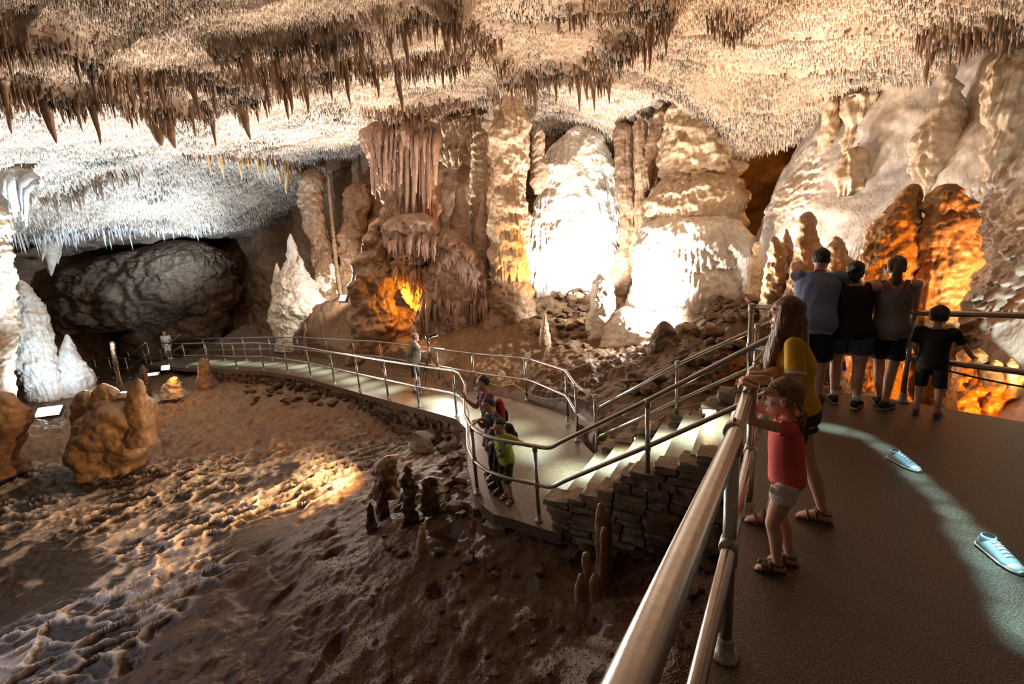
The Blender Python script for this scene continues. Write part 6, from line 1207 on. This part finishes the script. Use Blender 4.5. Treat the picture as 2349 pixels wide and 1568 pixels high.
person('teenage boy in a red and blue striped shirt pointing over the landing rail', 1.70, np.array([-0.42, 6.70, -1.65]), YAW(-0.95, -0.30), 'tan', 0.95, 0.92, 0.12, 0, (0.1, 0.06), dict(R=dict(to=ony(1068, 915, 6.72), dir=(-0.35, 0.0, 0.95), palm=(-0.6, -0.6, 0.2), curl=(0.1, 0.1, 0.1), hint=(0.2, -0.4, -1)), L=dict(to=r0 + np.array([0.10, 0.10, 0.05]), dir=(-0.8, -0.2, 0), palm=(0, 0, -1), curl=GRIP)), dict(L=(-0.09, 0.02, 0.2), R=(0.09, 0.0, -0.2)),
       [shorts(cloth('patterned_shorts', (0.02, 0.02, 0.022), (0.20, 0.18, 0.17), 25), 1.0, 0.02, 0.05), shirt(plaid(), -0.10, 0.55, 0.02)], cap_hair(H_black, 0.008, 0, -0.02, top=0.01), shoe(mat('flipflop', (0.06, 0.03, 0.02), 0.6), sandal=True), 0.007)
person('boy in a dark grey t-shirt and black trousers with his arm over the landing rail', 1.51, np.array([-0.33, 6.27, -1.65]), YAW(-0.88, -0.47), 'tan', 1.0, 0.95, 0.18, 0, (0.15, -0.05), dict(R=dict(to=r0 + np.array([0.09, 0.04, 0.06]), dir=(-0.8, -0.3, -0.3), palm=(0, 0, -1), curl=RELAX), L=dict(to=r1 + np.array([0.12, 0.10, 0.03]), dir=(-0.5, -0.4, -0.75), palm=(-0.7, -0.2, 0), curl=RELAX, hint=(-1, -0.2, 0.0))), dict(L=(-0.09, 0.02, 0.2), R=(0.09, 0.0, -0.2)),
       [shorts(cloth('black_trousers', (0.008, 0.008, 0.009)), 1.9, 0.012, 0.05, 'trousers'), shirt(cloth('dark_grey_shirt', (0.045, 0.038, 0.034)), -0.08, 0.6, 0.02)], cap_hair(H_black, 0.008, 0, -0.03), shoe(mat('black_shoe', (0.01, 0.01, 0.01), 0.6), mat('black_sole', (0.015, 0.015, 0.015), 0.7)), 0.007)
def print_blobs(c):
    tr, s, sh = c['tr'], c['s'], c['sh']
    for nm, col, x, z, r in (('shirt_print', (0.55, 0.10, 0.05), 0.01, 0.10, 0.035), ('shirt_print', (0.03, 0.10, 0.30), -0.05, 0.14, 0.03), ('shirt_print', (0.65, 0.50, 0.04), 0.03, 0.24, 0.03), ('shirt_print', (0.03, 0.14, 0.30), -0.03, 0.23, 0.025)):
        z_ = z * sh / 0.46; ry = np.interp(z_, c['tq'], c['try_']); MB().ball(tr((x * s * 1.5, ry + 0.034 * s, z_)), np.array([r * 1.5, 0.016, r * 1.4]) * s).build(nm, cloth('print', col), c['root'])
person('youngest boy in a lime green t-shirt with a colourful print, behind the landing rail', 1.30, np.array([-0.20, 5.95, -1.65]), YAW(-0.80, -0.60), 'tan', 1.05, 1.0, 0.10, 0, (0.1, -0.15), dict(R=dict(to=r1 + np.array([0.16, 0.22, -0.22]), dir=(-0.7, -0.4, 0), palm=(0, 0, -1), curl=RELAX), L=dict(to=r2 + np.array([0.10, 0.14, -0.10]), dir=(-0.6, 0.1, -0.4), palm=(0, 0, -1), curl=RELAX)), dict(L=(-0.07, 0.0, 0.3), R=(0.07, -0.02, -0.1)),
       [shorts(cloth('olive_shorts', (0.06, 0.055, 0.035)), 1.05, 0.022, 0.04, taper=1.1), shirt(cloth('lime_shirt', (0.42, 0.58, 0.10)), -0.10, 0.6, 0.026, flare=0.015), print_blobs], cap_hair(H_black, 0.008, 0, -0.03), shoe(mat('brown_sandal', (0.09, 0.05, 0.03), 0.6), sandal=True), 0.0065, belly=0.015)
# backpack worn by the teenager and a black shoulder bag
def bag(name, label, cat, c, M, h, m, m2):
    mb = MB(); mb.loft([(0, 0, -h[2]), (0, 0, -h[2] * 0.9), (0, 0, -h[2] * 0.3), (0, 0, h[2] * 0.5), (0, 0, h[2] * 0.92), (0, 0, h[2])], np.array([0.6, 0.95, 1.0, 0.92, 0.7, 0.3]) * h[0], np.array([0.6, 0.95, 1.05, 0.9, 0.6, 0.25]) * h[1], (1, 0, 0), 20)
    root = empty(name, c, M); tag(root, label, cat); link('bag_body', fused(mb, 'bag_body', m, 0.01, 3), root)
    link('front_pocket', fused(MB().loft([(0, -h[1] * 0.9, -h[2] * 0.8), (0, -h[1] * 1.05, -h[2] * 0.6), (0, -h[1] * 1.1, -h[2] * 0.1), (0, -h[1], h[2] * 0.1)], [h[0] * 0.5, h[0] * 0.75, h[0] * 0.75, h[0] * 0.5], h[1] * 0.3, (1, 0, 0), 16), 'front_pocket', m2, 0.01, 3), root)
    for sg in (-1, 1): MB().tube(smooth_path([(sg * h[0] * 0.5, h[1] * 0.7, h[2] * 0.8), (sg * h[0] * 0.55, h[1] * 1.6, h[2] * 0.95), (sg * h[0] * 0.6, h[1] * 2.4, h[2] * 0.3), (sg * h[0] * 0.6, h[1] * 1.1, -h[2] * 0.7)], 0.06), 0.014, 10).build('shoulder_strap', m2, root)
bag('backpack', 'red backpack worn on the back of the teenage boy', 'backpack', np.array([-0.265, 6.75, -0.60]), YAW(-0.95, -0.30), (0.14, 0.085, 0.21), cloth('red_pack', (0.38, 0.02, 0.03)), cloth('black_pack', (0.02, 0.02, 0.02)))
bag('shoulder_bag', 'black bag hanging at the back of the boy in dark grey', 'bag', np.array([-0.13, 6.38, -0.82]), YAW(-0.88, -0.47), (0.12, 0.08, 0.16), cloth('black_bag', (0.012, 0.012, 0.012)), cloth('black_bag_pocket', (0.02, 0.02, 0.02)))
# the photographer with his camera on a tripod
ppos = np.array([-2.80, 12.38, float(z_walk(12.38))])
tz = float(z_walk(12.6)); tb = np.array([-2.38, 12.62, tz])
person('bald bearded photographer in a grey shirt and black shorts behind a tripod', 1.76, ppos, YAW(0.95, 0.28), 'fair', 1.1, 1.0, 0.20, 0, (0, -0.05), dict(L=dict(to=tb + np.array([-0.08, 0.02, 1.20]), dir=(0.9, 0.0, 0.1), palm=(0.2, -0.9, 0), curl=GRIP), R=dict(to=tb + np.array([-0.06, -0.06, 1.14]), dir=(0.9, 0.1, 0.1), palm=(0.1, 0.9, 0), curl=GRIP)), dict(L=(-0.10, 0.10, 0.1), R=(0.10, -0.06, -0.1)),
       [shorts(cloth('black_shorts', (0.01, 0.01, 0.01)), 1.0, 0.03, 0.05, taper=1.15), shirt(cloth('grey_shirt', (0.20, 0.17, 0.14)), -0.09, 0.75, 0.03, flare=0.02)],
       lambda c: (cap_hair(H_grey, 0.002, 0.006, -0.05, top=-0.06)(c), MB().ball(c['hp'](0, 0.055, -0.088), np.array([0.048, 0.045, 0.042]) * c['hs'], c['HM']).build('beard', mat('white_beard', (0.75, 0.72, 0.7), 0.9), c['root'])),
       shoe(mat('grey_sneaker', (0.16, 0.16, 0.17), 0.6), mat('white_sole', (0.6, 0.6, 0.6), 0.6), mat('white_sock', (0.75, 0.72, 0.70), 0.9)), 0.009, belly=0.05)
tp_ = empty('tripod', tb); tag(tp_, 'black camera tripod standing on the walkway', 'tripod')
MB().tube([(0, 0, 0.75), (0, 0, 1.35)], 0.018, 10).build('centre_column', M_black, tp_); MB().ball((0, 0, 1.12), (0.05, 0.05, 0.035)).build('leg_crown', M_black, tp_); MB().tube([(0, 0, 1.33), (0, 0, 1.40), (0, 0, 1.47)], [0.028, 0.034, 0.03], 12).build('tripod_head', M_black, tp_)
for u_, v_ in ((965, 896), (975, 884), (1030, 888)):
    e_ = onwalk(u_, v_) - tb; e_[2] = float(z_walk(e_[1] + tb[1])) - tb[2]
    lg = MB().tube([(0, 0, 1.12), np.array([0, 0, 1.12]) * 0.5 + e_ * 0.5], 0.015, 10).build('leg', M_black, tp_); MB().tube([np.array([0, 0, 1.12]) * 0.52 + e_ * 0.48, e_], 0.010, 10).build('lower_leg', M_black, lg); MB().ball(e_ + [0, 0, 0.012], 0.016).build('rubber_foot', M_black, lg)
dl = unit((0.92, 0.30, 0.18)); xl = unit(np.cross(dl, (0, 0, 1))); yl = np.cross(xl, dl); Mx = np.stack([xl, dl, yl], 1)
cr_ = empty('camera', tb + np.array([0, 0, 1.53])); tag(cr_, 'black camera with long zoom lens mounted on the tripod', 'camera')
me = modded(MB().box((0, 0, 0), (0.075, 0.04, 0.055), Mx).box(yl * 0.065, (0.03, 0.035, 0.022), Mx).mesh('camera_body', M_black, False), ('BEVEL', dict(width=0.012, segments=2))); link('camera_body', me, cr_)
MB().tube([dl * 0.03, dl * 0.08, dl * 0.085, dl * 0.22, dl * 0.225, dl * 0.30], [0.036, 0.036, 0.041, 0.043, 0.048, 0.05], 18).build('lens', M_black, cr_)
MB().box(-dl * 0.043, (0.045, 0.003, 0.032), Mx).build('screen', mat('lit_screen', (0, 0, 0), emit=(0.3, 0.9, 1.0), es=4), cr_, False)
# a small visitor far off on the walkway
fp_ = W((391, 823))
person('far off visitor in bright white clothes and a green cap on the far walkway', 1.45, fp_, YAW(0.2, -1), 'rosy', 1.0, 1.0, 0, 0, (0, 0), None, None, [shorts(cloth('white_shorts', (0.8, 0.78, 0.8)), 0.9, 0.02, 0.05), shirt(cloth('white_shirt', (0.82, 0.78, 0.84)), -0.08, 0.6, 0.02)], cap_hair(mat('green_cap', (0.20, 0.42, 0.08), 0.8), 0.012, 0, 0.02, 'cap'), shoe(mat('white_shoe', (0.7, 0.7, 0.7), 0.6), mat('white_sole2', (0.7, 0.7, 0.7), 0.6)), 0.012, face=False)
# sneakers stepping along the platform
M_canvas = mat('pale_blue_canvas', (0.42, 0.56, 0.68), 0.8, noise=0.1, nscale=120, bump=0.3, bscale=300); M_rub = mat('white_rubber', (0.72, 0.74, 0.74), 0.5); M_lace = mat('white_lace', (0.8, 0.8, 0.78), 0.8)
def sneaker(label, heel, toe, sz):
    heel = np.asarray(heel); toe = np.asarray(toe); t = unit(toe - heel); x = np.cross(t, (0, 0, 1.0)); r_ = empty('sneaker', heel); tag(r_, label, 'shoe', 'pale sneakers on the platform')
    z = lambda f, h: t * f * sz + np.array([0, 0, h * sz])
    F_ = [0.0, 0.05, 0.25, 0.5, 0.75, 0.95, 1.0]; HC = [0.10, 0.12, 0.13, 0.11, 0.08, 0.055, 0.05]; RY = [0.09, 0.17, 0.22, 0.18, 0.12, 0.075, 0.03]
    up_ = MB().loft([z(f, h) for f, h in zip(F_, HC)], np.array([0.08, 0.145, 0.165, 0.18, 0.19, 0.13, 0.06]) * sz, np.array(RY) * sz, x, 24)
    link('shoe_upper', fused(up_, 'shoe_upper', M_canvas, 0.004, 3), r_)
    link('collar', fused(MB().tube([z(0.17, 0.22), z(0.17, 0.33), z(0.17, 0.36)], np.array([0.15, 0.145, 0.13]) * sz, 18), 'collar', M_canvas, 0.004, 2), r_)
    MB().ball(z(0.17, 0.362), np.array([0.11, 0.11, 0.01]) * sz).build('shoe_lining', M_black, r_)
    so = MB().loft([z(-0.04, 0.05), z(0.03, 0.05), z(0.3, 0.05), z(0.7, 0.05), z(0.95, 0.05), z(1.05, 0.055)], np.array([0.09, 0.17, 0.18, 0.215, 0.16, 0.06]) * sz, 0.055 * sz, x, 24); link('sole', fused(so, 'sole', M_rub, 0.004, 2), r_)
    link('toe_cap', fused(MB().ball(z(0.87, 0.07), np.array([0.165, 0.16, 0.10]) * sz, np.stack([x, t, [0, 0, 1.0]], 1)), 'toe_cap', M_rub, 0.004, 1), r_)
    lc = MB()
    for i in range(5):
        f_ = 0.34 + i * 0.085; h_ = np.interp(f_, F_, np.array(HC) + np.array(RY)) + 0.01
        lc.tube([z(f_, h_ - 0.035) - x * 0.08 * sz, z(f_ + 0.02, h_) , z(f_ + 0.04, h_ - 0.035) + x * 0.08 * sz], 0.018 * sz, 6).tube([z(f_, h_ - 0.035) + x * 0.08 * sz, z(f_ + 0.02, h_), z(f_ + 0.04, h_ - 0.035) - x * 0.08 * sz], 0.018 * sz, 6)
    lc.build('laces', M_lace, r_)
sneaker('pale blue sneaker with white toe cap on the platform, nearest the right edge', onz(2248, 1248, 0), onz(2312, 1296, 0), 0.26)
sneaker('pale blue sneaker farther up the platform on the trail of light', onz(2040, 1050, 0), onz(2098, 1078, 0), 0.25)
